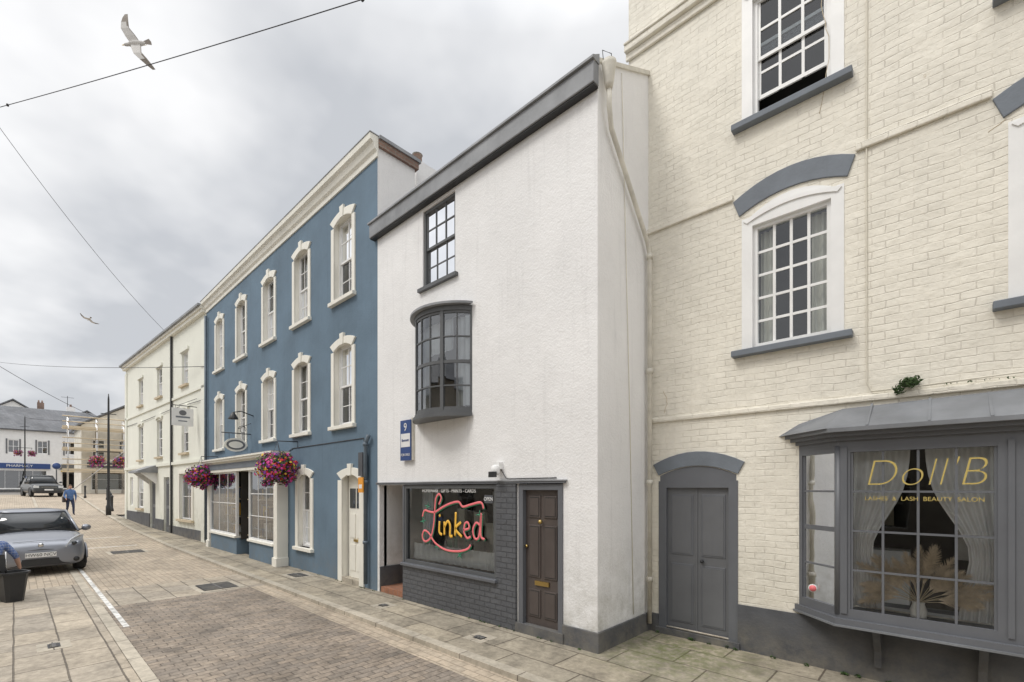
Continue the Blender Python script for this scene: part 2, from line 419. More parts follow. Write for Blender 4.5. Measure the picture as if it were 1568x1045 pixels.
strip(pl, 'parking_setts', 'setttan', -60, -13.6, -8, .92, -.056); pl.done()

def grate(name, x, y, z, w, d, bars=9, rz=0):
    o = Obj(name, (x, y, z), rz)
    o.box('surround', 'kerb', -w/2-.1, w/2+.1, -d/2-.1, d/2+.1, -.03, .004)
    o.box('pit', 'black', -w/2, w/2, -d/2, d/2, -.02, .008)
    for i in range(bars):
        xx = -w/2+w*(i+.5)/bars; o.box('bars', 'plinth', xx-w/bars*.28, xx+w/bars*.28, -d/2+.02, d/2-.02, .0, .016)
    o.box('bars', 'plinth', -w/2, w/2, -.02, .02, .001, .0175)
    o.done()
grate('drain_cover', -11.2, 2.9, -.06, .75, .62, 10); grate('drain_cover', -19.4, 2.5, -.06, .8, .8, 10)
grate('inspection_cover', -10.9, 4.45, .0, .5, .3, 4); grate('inspection_cover', -4.55, 4.25, .0, .16, .12, 3); grate('inspection_cover', -8.5, .35, -.055, .22, .12, 4); grate('inspection_cover', -7.0, 4.3, .0, .14, .14, 3)

# ------------------------------------------------------------ blue townhouse
Y0 = 4.83
b = Obj('blue_townhouse')
XC = [-18.3, -16.05, -13.75, -11.6, -9.47]
ops = []
for xc in XC:
    ops += [(xc-.40, xc+.40, 6.10, 7.86), (xc-.40, xc+.40, 3.36, 5.12)]
ops += [(-11.78, -11.08, .56, 2.36), (-9.50, -8.76, .0, 2.3), (-17.75, -12.45, -.2, 2.72), (-19.55, -18.75, -.2, 2.2)]
b.wall('walls', 'blue', -19.93, -8.09, -.3, 8.5, Y0, ops, .2, rm='stone')
def surround(o, xc, hw, z0, z1, y, t=.125, sill=True, key=True):
    o.box('window_surrounds', 'stone', xc-hw-t, xc-hw, y-.028, y+.01, z0, z1-.12)
    o.box('window_surrounds', 'stone', xc+hw, xc+hw+t, y-.028, y+.01, z0, z1-.12)
    o.arch('window_surrounds', 'stone', xc, hw-.001, hw+t+.035, z1-.118, .11, z1+.03, .11, y-.036, y+.01)
    if key: o.prism_y('window_surrounds', 'stone', [(xc-.06, z1-.03), (xc+.06, z1-.03), (xc+.085, z1+.22), (xc-.085, z1+.22)], y-.055, y+.01)
    if sill: o.box('window_sills', 'stone', xc-hw-t-.03, xc+hw+t+.03, y-.09, y+.14, z0-.08, z0)
cu = ['sides', None, 'blind', 'sides', None]
for i, xc in enumerate(XC):
    for j, (z0, z1) in enumerate(((6.10, 7.86), (3.36, 5.12))):
        surround(b, xc, .40, z0, z1, Y0)
        window(b, xc-.40, xc+.40, z0, z1, Y0+.10, 2 if (i+j) % 3 else 3, 4, g='glassdark', cur=cu[(i+2*j) % 5], bar=.018)
surround(b, -11.43, .35, .56, 2.36, Y0, .15)
window(b, -11.78, -11.08, .56, 2.36, Y0+.1, 2, 4, cur='net', rm='roomlight')
surround(b, -9.13, .37, .0, 2.3, Y0, .18, sill=False)
b.box('front_door', 'stone', -9.45, -8.81, Y0+.12, Y0+.17, .1, 2.28)
for (za, zb) in ((.25, .8), (.95, 1.45)):
    for (xa, xb) in ((-9.39, -9.16), (-9.10, -8.87)): b.box('front_door', 'trimwhite', xa, xb, Y0+.105, Y0+.13, za, zb)
for (xa, xb) in ((-9.39, -9.16), (-9.10, -8.87)): b.box('door_glass', 'carglass', xa, xb, Y0+.108, Y0+.13, 1.58, 2.0)
b.box('door_furniture', 'brass', -9.2, -9.06, Y0+.09, Y0+.12, .87, .92)
b.box('door_step', 'kerb', -9.6, -8.7, Y0-.02, Y0+.2, 0, .1)
b.prism_x('cornice', 'stone', [(Y0+.002, 8.46), (Y0-.03, 8.46), (Y0-.035, 8.56), (Y0-.08, 8.60), (Y0-.11, 8.70), (Y0-.17, 8.74), (Y0-.18, 8.85), (Y0+.002, 8.85)], -20.0, -8.06)
b.box('cornice_flashing', 'lead', -20.0, -8.05, Y0-.19, Y0+.0, 8.852, 8.87)
b.box('parapet_coping', 'redbrick', -8.32, -8.03, Y0+.005, 5.76, 8.66, 8.80); b.box('parapet_cap', 'lead', -8.36, -8.0, Y0+.003, 5.80, 8.80, 8.865)
b.box('gable_return', 'white', -8.40, -8.091, Y0+.001, 5.70, 0, 8.66)
b.box('chimney_stack', 'white', -9.3, -8.3, 5.9, 6.5, 8, 9.1); b.lathe('chimney_pots', 'redbrick', [(.12, 9.1), (.10, 9.5), (.12, 9.52)], (-8.7, 6.2, 0))
b.box('roof', 'slate', -19.9, -8.4, 5.1, 11, 8.0, 8.6); b.box('rear_walls', 'white', -19.92, -8.095, 6.4, 11.0, -.2, 8.1)
# shopfront
SY = 4.55
b.box('shopfront', 'stone', -18.72, -12.40, SY-.05, Y0-.001, 2.52, 2.84)
b.box('shop_fascia', 'lintel', -18.4, -12.9, SY-.062, SY-.045, 2.60, 2.78)
b.box('shopfront', 'stone', -18.80, -12.32, SY-.16, Y0-.001, 2.84, 2.90); b.box('shopfront', 'stone', -18.84, -12.28, SY-.20, Y0-.002, 2.90, 2.94)
b.box('shop_roof', 'lead', -18.8, -12.3, SY-.18, Y0-.003, 2.94, 2.96)
for xa in (-18.7, -12.66): b.box('pilasters', 'stone', xa, xa+.24, SY, Y0-.001, -.1, 2.52)
for xa in (-18.73, -12.69): b.box('pilasters', 'stone', xa, xa+.30, SY-.03, Y0-.0005, -.1, .22)
b.box('stallriser', 'blue', -18.38, -15.7, SY+.04, Y0+.2, -.1, .5); b.box('stallriser', 'blue', -14.6, -12.67, SY+.04, Y0+.2, -.1, .5)
b.box('shop_sill', 'stone', -18.38, -15.7, SY-.02, Y0, .5, .56); b.box('shop_sill', 'stone', -14.6, -12.67, SY-.02, Y0, .5, .56)
window(b, -18.46, -15.7, .56, 2.52, SY+.03, 3, 2, 'stone', split=False, g='glassshop', rm='roomlight', dep=2.0)
window(b, -14.6, -12.66, .56, 2.52, SY+.03, 3, 3, 'stone', split=False, g='glassshop', rm='roomlight', dep=2.0)
b.box('shop_door', 'greydoor', -15.6, -14.7, 5.3, 5.35, 0, .9); b.box('shop_door', 'greydoor', -15.6, -15.45, 5.3, 5.35, .9, 2.3); b.box('shop_door', 'greydoor', -14.85, -14.7, 5.3, 5.35, .9, 2.3)
b.poly('shop_door_glass', 'glassshop', [(-15.45, 5.32, .9), (-14.85, 5.32, .9), (-14.85, 5.32, 2.3), (-15.45, 5.32, 2.3)])
b.box('shop_door', 'stone', -15.68, -14.62, 5.29, 5.36, 2.3, 2.52)
for i in range(60):
    xa = random.choice([random.uniform(-18.1, -16), random.uniform(-14.4, -13)]); zz = random.choice([.62, 1.15, 1.7]); w = random.uniform(.08, .25)
    b.box('shop_stock_%d' % (i % 5), ['fl4', 'signwhite', 'navy', 'orange', 'curtaincream'][i % 5], xa, xa+w, 4.85, 5.0, zz, zz+random.uniform(.12, .4))
for zz in (.60, 1.13, 1.68): b.box('shelves', 'scaff', -18.2, -12.9, 4.84, 5.2, zz-.03, zz)
b.box('side_door', 'greydoor', -19.5, -18.8, Y0+.14, Y0+.19, 0, 2.15)
for (za, zb) in ((.2, .9), (1.05, 1.95)):
    for xa in (-19.43, -19.12): b.box('side_door_panels', 'plinth', xa, xa+.26, Y0+.13, Y0+.15, za, zb)
b.prism_y('side_door_head', 'stone', [(-19.7, 2.2), (-18.74, 2.2), (-18.74, 2.34), (-19.7, 2.34)], Y0-.05, Y0)
b.tube('downpipe', 'pipeblue', [(-8.42, Y0-.07, .1), (-8.42, Y0-.07, 2.9), (-8.30, Y0-.07, 3.05)], .042)
b.tube('downpipe', 'pipeblue', [(-19.75, Y0-.07, .1), (-19.75, Y0-.07, 8.3)], .045)
for zz in (.9, 2.1, 2.85): b.lathe('pipe_collars', 'pipeblue', [(.055, zz), (.055, zz+.06)], (-8.42, Y0-.07, 0))
b.box('meter_box', 'plinth', -8.62, -8.46, Y0-.12, Y0-.001, 2.25, 2.72)
b.box('notice', 'signorange', -8.56, -8.38, Y0-.155, Y0-.13, 1.92, 2.22); b.box('notice_text', 'signwhite', -8.53, -8.41, Y0-.158, Y0-.15, 2.0, 2.08)
b.tube('alarm_cable', 'wire', [(-12.4, Y0-.01, 2.95), (-12.1, Y0-.01, 3.02), (-8.6, Y0-.01, 3.02), (-8.5, Y0-.01, 2.7)], .009)
b.done(bevel={'window_surrounds': .005, 'window_sills': .006, 'pilasters': .008})

# ------------------------------------------------------------ white shop house
w = Obj('white_rendered_house')
ops = [(-6.72, -5.38, 3.2, 4.85), (-6.62, -5.75, 5.46, 6.80), (-8.02, -7.18, -.1, 2.06), (-7.14, -4.78, .66, 2.08), (-4.36, -3.60, -.1, 2.10)]
w.wall('walls', 'white', -8.089, -3.08, -.1, 6.95, Y0, ops, .16)
w.poly('side_wall', 'white', [(-3.08, Y0, -.1), (-3.08, 6.16, -.1), (-3.08, 6.16, 7.96), (-3.08, Y0, 7.18)])
w.prism_x('verge', 'pipe', [(Y0-.10, 7.12), (6.3, 7.95), (6.3, 8.01), (Y0-.10, 7.17)], -3.3, -3.055)
w.prism_x('roof', 'slate', [(Y0-.10, 7.13), (8.6, 9.27), (8.6, 9.1), (Y0-.10, 6.96)], -8.2, -3.3)
w.box('fascia', 'lead', -8.2, -3.06, Y0-.12, Y0-.002, 6.87, 7.13)
w.prism_x('fascia_cap', 'lead', [(Y0-.15, 7.13), (Y0-.003, 7.13), (Y0-.003, 7.26), (Y0-.10, 7.19), (Y0-.15, 7.16)], -8.22, -3.05)
w.box('soffit_board', 'black', -8.19, -3.07, Y0-.10, Y0-.003, 6.85, 6.87)
w.box('plinth', 'plinth', -3.60, -3.055, Y0-.03, Y0-.001, -.1, .25); w.box('plinth', 'plinth', -3.079, -3.05, Y0-.029, 6.14, -.1, .25)
w.box('rear', 'white', -8.08, -3.4, 8.4, 8.6, 0, 9.1)
window(w, -6.62, -5.75, 5.46, 6.80, Y0+.03, 3, 4, 'darkframe', bar=.018, g='glass', cur=None)
w.box('window_sills', 'darkframe', -6.70, -5.68, Y0-.06, Y0+.05, 5.40, 5.459)
# bow window
BC = (-6.05, Y0+.455); BR = .835; A = R(57)
def bp(a, r, z): return (BC[0]+r*math.sin(a), BC[1]-r*math.cos(a), z)
def arc(part, m, a0, a1, r0, r1, z0, z1, n=14):
    w.rings(part, m, [[bp(a0+(a1-a0)*k/n, r, z) for r, z in ((r0, z0), (r1, z0), (r1, z1), (r0, z1))] for k in range(n+1)])
def sector(part, m, r, z0, z1, aa=A, n=16):
    prof = [bp(-aa+2*aa*k/n, r, 0)[:2] for k in range(n+1)]
    w.prism_z(part, m, [(x, min(y, Y0+.02)) for x, y in prof], z0, z1)
sector('bow_sill', 'darkframe', BR+.04, 3.12, 3.17); sector('bow_base', 'darkframe', BR+.005, 3.17, 3.22)
sector('bow_head', 'darkframe', BR+.01, 4.76, 4.84); sector('bow_hood', 'lead', BR+.08, 4.84, 4.875)
n = 16; r0 = [bp(-A+2*A*k/n, BR+.07, 4.875) for k in range(n+1)]; r1 = [(BC[0]+(p[0]-BC[0])*.8, Y0, 4.875+.13*(1-((p[0]-BC[0])/.8)**2)) for p in r0]
r0 = [(p[0], min(p[1], Y0), p[2]) for p in r0]
w.rings('bow_hood_top', 'lead', [r0, r1], cap=False, closed=False)
for a_ in (-57, -24, 24, 57): arc('bow_frames', 'darkframe', R(a_-1.8), R(a_+1.8), BR-.06, BR+.005, 3.22, 4.76, 2)
for a_ in (-8, 8, -41, 41): arc('bow_bars', 'darkframe', R(a_-.7), R(a_+.7), BR-.03, BR-.008, 3.22, 4.76, 1)
for zz, t in ((3.24, .03), (3.60, .01), (3.97, .025), (4.36, .01), (4.74, .02)): arc('bow_rails', 'darkframe', -A, A, BR-.04, BR-.005, zz-t, zz+t)
w.rings('bow_glass', 'glassdark', [[bp(-A+2*A*k/12, BR-.02, 3.22) for k in range(13)], [bp(-A+2*A*k/12, BR-.02, 4.76) for k in range(13)]], cap=False, closed=False)
room(w, -6.9, -5.2, Y0+.17, 6.4, 3.0, 5.0)
curtain(w, 'bow_curtains', 'curtain', -6.70, -6.42, 3.3, 4.7, Y0-.02, .02, 14, n=12); curtain(w, 'bow_curtains', 'curtain', -5.66, -5.4, 3.3, 4.7, Y0-.02, .02, 14, n=12)
curtain(w, 'bow_net', 'curtain', -6.42, -5.66, 4.2, 4.7, Y0-.1, .015, 30, n=30)
# recessed porch
w.poly('porch_walls', 'white', [(-8.02, Y0+.1, 0), (-8.02, 6.2, 0), (-8.02, 6.2, 2.1), (-8.02, Y0+.1, 2.1)])
w.poly('porch_walls', 'white', [(-7.18, Y0+.1, 0), (-7.18, 6.2, 0), (-7.18, 6.2, 2.1), (-7.18, Y0+.1, 2.1)])
w.poly('porch_walls', 'white', [(-8.02, Y0+.16, 2.06), (-7.18, Y0+.16, 2.06), (-7.18, 6.2, 2.06), (-8.02, 6.2, 2.06)])
w.box('porch_door', 'greydoor', -8.02, -7.18, 6.1, 6.2, 0, 2.1)
w.box('porch_step', 'terracotta', -8.015, -7.185, Y0+.02, 6.1, -.05, .10)
w.box('plinth', 'plinth', -8.019, -8.0, Y0+.003, 6.1, .0, .48)
# shopfront
w.box('stallriser', 'darkbrick', -7.17, -4.78, Y0-.04, Y0+.10, -.1, .62); w.box('brick_pier', 'darkbrick', -4.779, -4.40, Y0-.041, Y0+.11, -.1, 2.06)
w.box('shop_sill', 'greywood', -7.19, -4.76, Y0-.09, Y0+.10, .62, .67)
w.box('shop_head', 'greywood', -8.06, -3.55, Y0-.05, Y0-.002, 2.07, 2.10)
w.box('shop_head_lead', 'lead', -8.06, -3.53, Y0-.06, Y0-.003, 2.10, 2.115)
window(w, -7.15, -4.78, .67, 2.06, Y0-.02, 1, 1, 'greywood', fr=.06, split=False, g='glassshop', rm='roomlight', dep=1.8)
w.box('shop_post', 'greywood', -7.19, -7.145, Y0-.03, Y0+.1, .67, 2.06)
curtain(w, 'net_curtain', 'curtain', -7.05, -4.86, .74, 1.02, Y0+.12, .02, 90, n=160)
curtain(w, 'net_curtain', 'curtain', -7.05, -6.75, .74, 1.95, Y0+.3, .02, 20, n=20); curtain(w, 'net_curtain', 'curtain', -5.3, -4.95, .74, 1.95, Y0+.4, .02, 20, n=20)
def cr(pts, n=7):
    o = []
    P = [pts[0]]+pts+[pts[-1]]
    for i in range(1, len(P)-2):
        for k in range(n):
            t = k/n; a, b_, c, d = P[i-1], P[i], P[i+1], P[i+2]
            o.append(tuple(.5*((2*b_[j])+(-a[j]+c[j])*t+(2*a[j]-5*b_[j]+4*c[j]-d[j])*t*t+(-a[j]+3*b_[j]-3*c[j]+d[j])*t**3) for j in (0, 1)))
    o.append(pts[-1]); return o
strokes = [('pink', [(.44, .74), (.50, .86), (.44, .93), (.36, .84), (.33, .60), (.30, .34), (.22, .12), (.08, .04), (.0, .12), (.05, .24), (.18, .2), (.34, .04), (.6, -.06), (.9, -.06), (1.12, .0), (1.2, .08)]),
           ('pink', [(.0, .50), (.06, .62), (.2, .60), (.34, .60), (.5, .68), (.7, .76), (.92, .80), (1.02, .72), (1.2, .76), (1.42, .80), (1.48, .70)]),
           ('orange', [(.46, .44), (.45, .25), (.52, .2)]), ('orange', [(.45, .53), (.48, .55)]),
           ('orange', [(.58, .44), (.58, .2)]), ('orange', [(.58, .34), (.66, .45), (.72, .38), (.72, .2), (.78, .2)]),
           ('orange', [(.86, .62), (.84, .2)]), ('orange', [(.98, .45), (.85, .33), (1.0, .2)]),
           ('pink', [(1.04, .32), (1.16, .36), (1.14, .45), (1.07, .43), (1.05, .28), (1.12, .19), (1.2, .22)]),
           ('pink', [(1.40, .42), (1.32, .46), (1.25, .34), (1.29, .20), (1.38, .24), (1.43, .62), (1.42, .26), (1.50, .2)])]
for c, pts in strokes:
    pp = cr(pts)
    w.tube('window_lettering_'+c, c, [(-6.62+x*1.04, Y0-.008, 1.05+z*.92) for x, z in pp], .019 if c == 'pink' else .024, 6, .15)
    if c == 'pink': w.tube('window_lettering_shadow', 'greenp', [(-6.605+x*1.04, Y0-.003, 1.035+z*.92) for x, z in pp], .019, 6, .1)
for (x, z) in ((.02, .42), (.14, .70), (1.40, .60), (.95, -.12), (.4, -.02)):
    for q in range(4): w.tube('window_lettering_leaves', 'greenp', [(-6.62+x*1.04, Y0-.006, 1.05+z*.92), (-6.62+x*1.04+.09*math.cos(q*1.6+x*9), Y0-.006, 1.05+z*.92+.07*math.sin(q*1.6+x*9))], [.018, .004], 5, .15)
w.text('window_small_text', 'signwhite', 'HOMEWARE - GIFTS - PRINTS - CARDS', .08, wallT(-5.95, Y0-.0, 1.96))
w.box('open_sign', 'plinth', -5.06, -4.88, Y0-.012, Y0-.003, 1.78, 1.90); w.text('open_sign_text', 'signwhite', 'OPEN', .075, wallT(-4.97, Y0-.015, 1.84))
for i in range(14):
    xa = random.uniform(-6.9, -5.0); zz = .75
    w.box('window_display_%d' % (i % 3), ['curtaincream', 'greydoor', 'greenp'][i % 3], xa, xa+random.uniform(.08, .25), Y0+.6, Y0+.65, zz, zz+random.uniform(.3, .9))
# front door
w.box('door_frame', 'greywood', -4.36, -4.28, Y0-.02, Y0+.1, .0, 2.06); w.box('door_frame', 'greywood', -3.67, -3.60, Y0-.02, Y0+.1, 0, 2.06); w.box('door_frame', 'greywood', -4.28, -3.67, Y0-.019, Y0+.1, 1.98, 2.059)
w.box('door_threshold', 'plinth', -4.40, -3.57, Y0-.05, Y0+.1, -.1, .13)
w.box('front_door', 'browndoor', -4.28, -3.67, Y0+.05, Y0+.10, .13, 1.98)
for (za, zb) in ((.24, .62), (.78, 1.50), (1.60, 1.90)):
    for (xa, xb) in ((-4.22, -4.01), (-3.95, -3.73)):
        w.box('door_panels', 'browndoor', xa, xb, Y0+.035, Y0+.052, za, zb)
        w.box('door_panels_inner', 'black', xa+.02, xb-.02, Y0+.033, Y0+.05, za+.02, zb-.02); w.box('door_panels_core', 'browndoor', xa+.028, xb-.028, Y0+.029, Y0+.05, za+.03, zb-.03)
w.box('letterbox', 'brass', -4.10, -3.86, Y0+.025, Y0+.05, .68, .74); w.lathe('door_knob', 'brass', [(.012, 0), (.03, -.03), (.03, -.05), (.01, -.065)], (-3.98, Y0+.035, 1.55), 12, 'Y')
w.lathe('door_knob', 'brass', [(.02, 0), (.02, -.03)], (-4.25, Y0+.045, 1.2), 10, 'Y')
w.lathe('hopper', 'pipe', [(.04, 6.84), (.055, 6.90), (.07, 7.02), (.085, 7.12), (.09, 7.16)], (-2.97, Y0+.08, 0), 12)
w.tube('downpipe', 'pipe', [(-2.97, Y0+.08, 6.88), (-2.98, Y0+.10, 6.66), (-3.01, Y0+.2, 6.45), (-3.01, 5.98, 5.42), (-3.01, 6.05, 5.25), (-3.01, 6.05, .12)], .032)
for zz in (5.2, 3.6, 2.05, .7): w.lathe('pipe_collars', 'pipe', [(.045, zz), (.045, zz+.07)], (-3.01, 6.05, 0), 12)
w.tube('pipe_wires', 'wire', [(-3.0, Y0, 7.16), (-3.0, Y0-.02, 7.26), (-2.95, Y0+.1, 7.27), (-3.0, Y0+.2, 7.2)], .005); w.tube('thin_cable', 'paintedcable', [(-3.065, Y0+.55, 7.4), (-3.07, 5.6, 3), (-3.07, 5.7, .3)], .005)
w.box('security_lamp', 'signwhite', -4.80, -4.68, Y0-.08, Y0, 2.28, 2.38); w.lathe('security_lamp_body', 'signwhite', [(.02, .1), (.06, .08), (.07, 0), (.05, -.05)], (-4.72, Y0-.12, 2.24), 12); w.box('security_lamp_face', 'black', -4.78, -4.66, Y0-.20, Y0-.15, 2.16, 2.24)
w.tube('cable', 'wire', [(-4.74, Y0-.01, 2.3), (-4.6, Y0-.01, 2.14), (-3.7, Y0-.01, 2.14)], .006)
w.done(bevel={'fascia': .01, 'front_door': .004, 'door_panels': .006, 'shop_sill': .008, 'plinth': .01})

fs = Obj('for_sale_sign')
fs.box('board', 'navy', -7.20, -6.88, Y0-.07, Y0-.05, 2.50, 3.22); fs.box('panel', 'signwhite', -7.18, -6.90, Y0-.073, Y0-.069, 2.74, 2.98)
fs.box('bracket', 'pipe', -6.9, -6.86, Y0-.05, Y0-.001, 2.5, 3.25)
fs.text('text', 'signwhite', 'FOR SALE', .065, wallT(-7.04, Y0-.074, 2.6)); fs.text('text_b', 'navy', 'Bennett', .07, wallT(-7.04, Y0-.0755, 2.86)); fs.text('logo', 'signwhite', '9', .2, wallT(-7.04, Y0-.074, 3.09)); fs.done()

# ------------------------------------------------------------ cream brick house
C = Obj('cream_brick_house'); YC = 6.15
ops = [(-2.90, -1.90, -.1, 2.14), (-1.10, .98, .75, 2.45)]
WX = [-1.315, .945, 3.2]
for xc in WX: ops += [(xc-.42, xc+.42, 3.70, 5.32), (xc-.42, xc+.42, 6.50, 8.02)]
ops += [(1.9, 2.7, -.1, 2.2)]
C.wall('walls', 'cream', -3.39, 7, -.1, 12, YC, ops, .14, rm='trimwhite')
C.poly('side_walls', 'cream', [(-3.39, YC, -.1), (-3.39, 13, -.1), (-3.39, 13, 12), (-3.39, YC, 12)])
C.box('roof', 'slate', -3.5, 7, YC-.2, 13, 12, 12.2)
for i, xc in enumerate(WX):
    for (z0, z1, opn) in ((3.70, 5.22, 0), (6.50, 7.98, .20 if i == 0 else 0)):
        window(C, xc-.405, xc+.405, z0+.02, z1, YC+.04, 4 if z0 < 5 else 3, 5 if z0 < 5 else 4, 'trimwhite', fr=.05, bar=.030, op=opn, split=(z0 > 5), g='glass', cur='sides' if z0 < 5 else None)
        C.box('window_surrounds', 'trimwhite', xc-.52, xc-.40, YC-.008, YC+.05, z0, z1+.10); C.box('window_surrounds', 'trimwhite', xc+.40, xc+.52, YC-.008, YC+.05, z0, z1+.10)
        C.arch('window_surrounds', 'trimwhite', xc, .40, .40, z1-.01, .0, z1+.12, .12, YC-.006, YC+.05)
        C.arch('window_surround_mould', 'trimwhite', xc, .46, .50, z1+.03, .09, z1+.07, .10, YC-.022, YC+.0)
        C.arch('lintels', 'lintel', xc, .55, .62, z1+.155, .13, z1+.36, .17, YC-.02, YC+.02)
        C.box('window_sills', 'lintel', xc-.62, xc+.60, YC-.10, YC+.06, z0-.075, z0)
def string(z0, z1, p, part='string_courses'):
    xs = [(-3.42, 7)]
    if 5.3 < z0 < 6: xs = [(-3.42, WX[0]-.62), (WX[0]+.62, WX[1]-.62), (WX[1]+.62, 7)]
    for a, c in xs: C.box(part, 'cream', a, c, YC-p, YC-.001, z0, z1)
string(5.60, 5.68, .035); string(2.92, 2.985, .035); string(8.26, 8.36, .04); string(8.36, 8.45, .09); string(8.45, 8.48, .11)
C.arch('lintels', 'lintel', -2.40, .52, .60, 2.18, .12, 2.33, .16, YC-.022, YC+.02)
C.arch('door_head', 'greywood', -2.40, .50, .50, 2.08, .0, 2.175, .12, YC-.004, YC+.1)
C.box('door_frame', 'greywood', -2.92, -2.81, YC-.01, YC+.12, .0, 2.10); C.box('door_frame', 'greywood', -1.99, -1.88, YC-.01, YC+.12, 0, 2.10); C.box('door_frame', 'greywood', -2.81, -1.99, YC-.009, YC+.12, 2.01, 2.099)
C.box('double_doors', 'greydoor', -2.81, -2.403, YC+.04, YC+.1, .08, 2.01); C.box('double_doors', 'greydoor', -2.397, -1.99, YC+.04, YC+.1, .08, 2.01); C.box('door_bead', 'greydoor', -2.42, -2.395, YC+.03, YC+.045, .08, 2.01)
for xa in (-2.76, -2.345):
    for (za, zb) in ((.18, .98), (1.10, 1.92)):
        C.box('door_panels', 'greywood', xa, xa+.305, YC+.032, YC+.05, za, zb); C.box('door_panel_core', 'greydoor', xa+.022, xa+.283, YC+.026, YC+.05, za+.025, zb-.025)
C.lathe('door_knob', 'black', [(.02, 0), (.025, -.03), (.01, -.05)], (-2.33, YC+.03, 1.04), 10, 'Y')
C.box('door_step', 'plinth', -2.95, -1.85, YC-.06, YC+.12, -.1, .08); C.tube('door_weatherbar', 'pipe', [(-2.81, YC-.0, .10), (-1.99, YC-.0, .10)], .012)
C.box('plinth', 'plinth', -1.875, 1.9, YC-.03, YC-.0015, -.1, .56); C.box('plinth', 'plinth', -3.06, -2.925, YC-.03, YC-.0015, -.1, .25); C.box('plinth', 'plinth', 2.7, 7, YC-.03, YC-.0015, -.1, .56)
C.tube('cable', 'paintedcable', [(-.60, YC-.012, 11), (-.597, YC-.012, 7.1), (-.602, YC-.012, 5.4), (-.598, YC-.012, 3.12), (-.56, YC-.02, 3.02), (-.2, YC-.045, 3.015), (.7, YC-.048, 3.04), (2.5, YC-.045, 3.03)], .007)
# a few hairline cracks and a missing chip in the paintwork
for pts in ([(-.95, 8.15), (-1.0, 7.4), (-.93, 6.9), (-1.02, 6.2)], [(.12, 7.1), (.22, 7.16), (.34, 7.18)], [(-2.85, 3.35), (-2.80, 3.2), (-2.84, 3.05)], [(.3, 5.3), (.42, 5.36)]):
    C.tube('paint_cracks', 'scaff', [(x+random.uniform(-.01, .01), YC-.001, z) for x, z in cr(pts, 5)], .0035, 4)
# bay shop window
bay = [(-1.22, 6.149), (-.80, 5.80), (.52, 5.80), (.97, 6.149)]
def off(d):
    return [(-1.22-d*.9, 6.149), (-.80-d*.42, 5.80-d), (.52+d*.42, 5.80-d), (.97+d*.9, 6.149)]
C.prism_z('bay_sill', 'greywood', off(.05), .61, .67); C.prism_z('bay_base', 'greywood', off(0), .67, .72)
C.prism_z('bay_sill_lead', 'hood', off(.07), .59, .61)
C.prism_z('bay_head', 'greywood', off(0), 2.42, 2.49); C.prism_z('bay_head_mould', 'greywood', off(.04), 2.49, 2.53); C.prism_z('bay_cornice', 'greywood', off(.10), 2.53, 2.57); C.prism_z('bay_hood_edge', 'hood', off(.16), 2.57, 2.61)
hd = [(-1.43, 6.149), (-.90, 5.645), (.60, 5.645), (1.16, 6.149)]
o1 = [(x, y, 2.61) for x, y in hd]; o2 = [(-1.22, 6.149, 2.74), (-.80, 6.10, 2.86), (.52, 6.10, 2.89), (.97, 6.149, 2.80)]
C.rings('bay_hood', 'hood', [o1, o2])
for xx in (-.55, -.1, .3): C.rings('hood_seams', 'hood', [[(xx-.010, 5.645, 2.610), (xx+.010, 5.645, 2.610), (xx+.010, 5.645, 2.622), (xx-.010, 5.645, 2.622)], [(xx-.010, 6.1, 2.87), (xx+.010, 6.1, 2.87), (xx+.010, 6.1, 2.888), (xx-.010, 6.1, 2.888)]])
def seg(p, q):
    p = Vector((*p, 0)); q = Vector((*q, 0)); d = (q-p); L = d.length; d.normalize(); nn = Vector((-d.y, d.x, 0))
    return Matrix.Translation(p) @ Matrix([[d.x, nn.x, 0, 0], [d.y, nn.y, 0, 0], [0, 0, 1, 0], [0, 0, 0, 1]]), L
def bayside(p, q, cols, rows, fr=.055, split=False, frR=None):
    T, L = seg(p, q)
    if frR is None: frR = fr
    B = lambda x0, x1, y0, y1, z0, z1, pt='bay_frames': C.box(pt, 'greywood', x0, x1, y0, y1, z0, z1, T)
    fz = .05; E = L-frR
    B(0, fr, 0, .07, .72, 2.42); B(E, L, 0, .07, .72, 2.42); B(fr, E, .001, .069, .72, .72+fz); B(fr, E, .001, .069, 2.42-fz, 2.42)
    B(fr, fr+.022, .015, .05, .77, 2.37); B(E-.022, E, .015, .05, .77, 2.37)
    for i in range(1, cols):
        x = fr+(E-fr)*i/cols; B(x-.010, x+.010, .012, .032, .77, 2.37)
    for j in range(1, rows):
        z = .77+1.60*j/rows; t = .010 if not (split and j == 2) else .025
        B(fr+.022, E-.022, .014, .031, z-t, z+t)
    C.poly('bay_glass', 'glassshop', [T @ Vector(v) for v in ((fr, .025, .77), (E, .025, .77), (E, .025, 2.37), (fr, .025, 2.37))])
    return T
bayside(bay[0], bay[1], 1, 4, .045, True); bayside(bay[1], bay[2], 4, 4, .10, frR=.18); bayside(bay[2], bay[3], 1, 4, .045, True)
C.box('bay_beads', 'greywood', -.78, -.725, 5.785, 5.80, .72, 2.42); C.box('bay_beads', 'greywood', .40, .44, 5.785, 5.80, .72, 2.42)
for (x, y) in (bay[1], bay[2]): C.lathe('bay_posts', 'greywood', [(.04, .70), (.04, 2.44)], (x, y+.035, 0), 8)
for xb in (-.50, .26):
    C.prism_x('bay_brackets', 'plinth', [(YC-.03, .15), (YC-.08, .15), (YC-.10, .32), (YC-.30, .575), (YC-.03, .575)], xb-.03, xb+.03)
room(C, -1.4, 1.2, YC+.15, 8.2, .5, 2.6, 'room', 'salon_interior')
C.box('bay_floor', 'greydoor', -.72, .40, 5.88, 6.6, .70, .735)
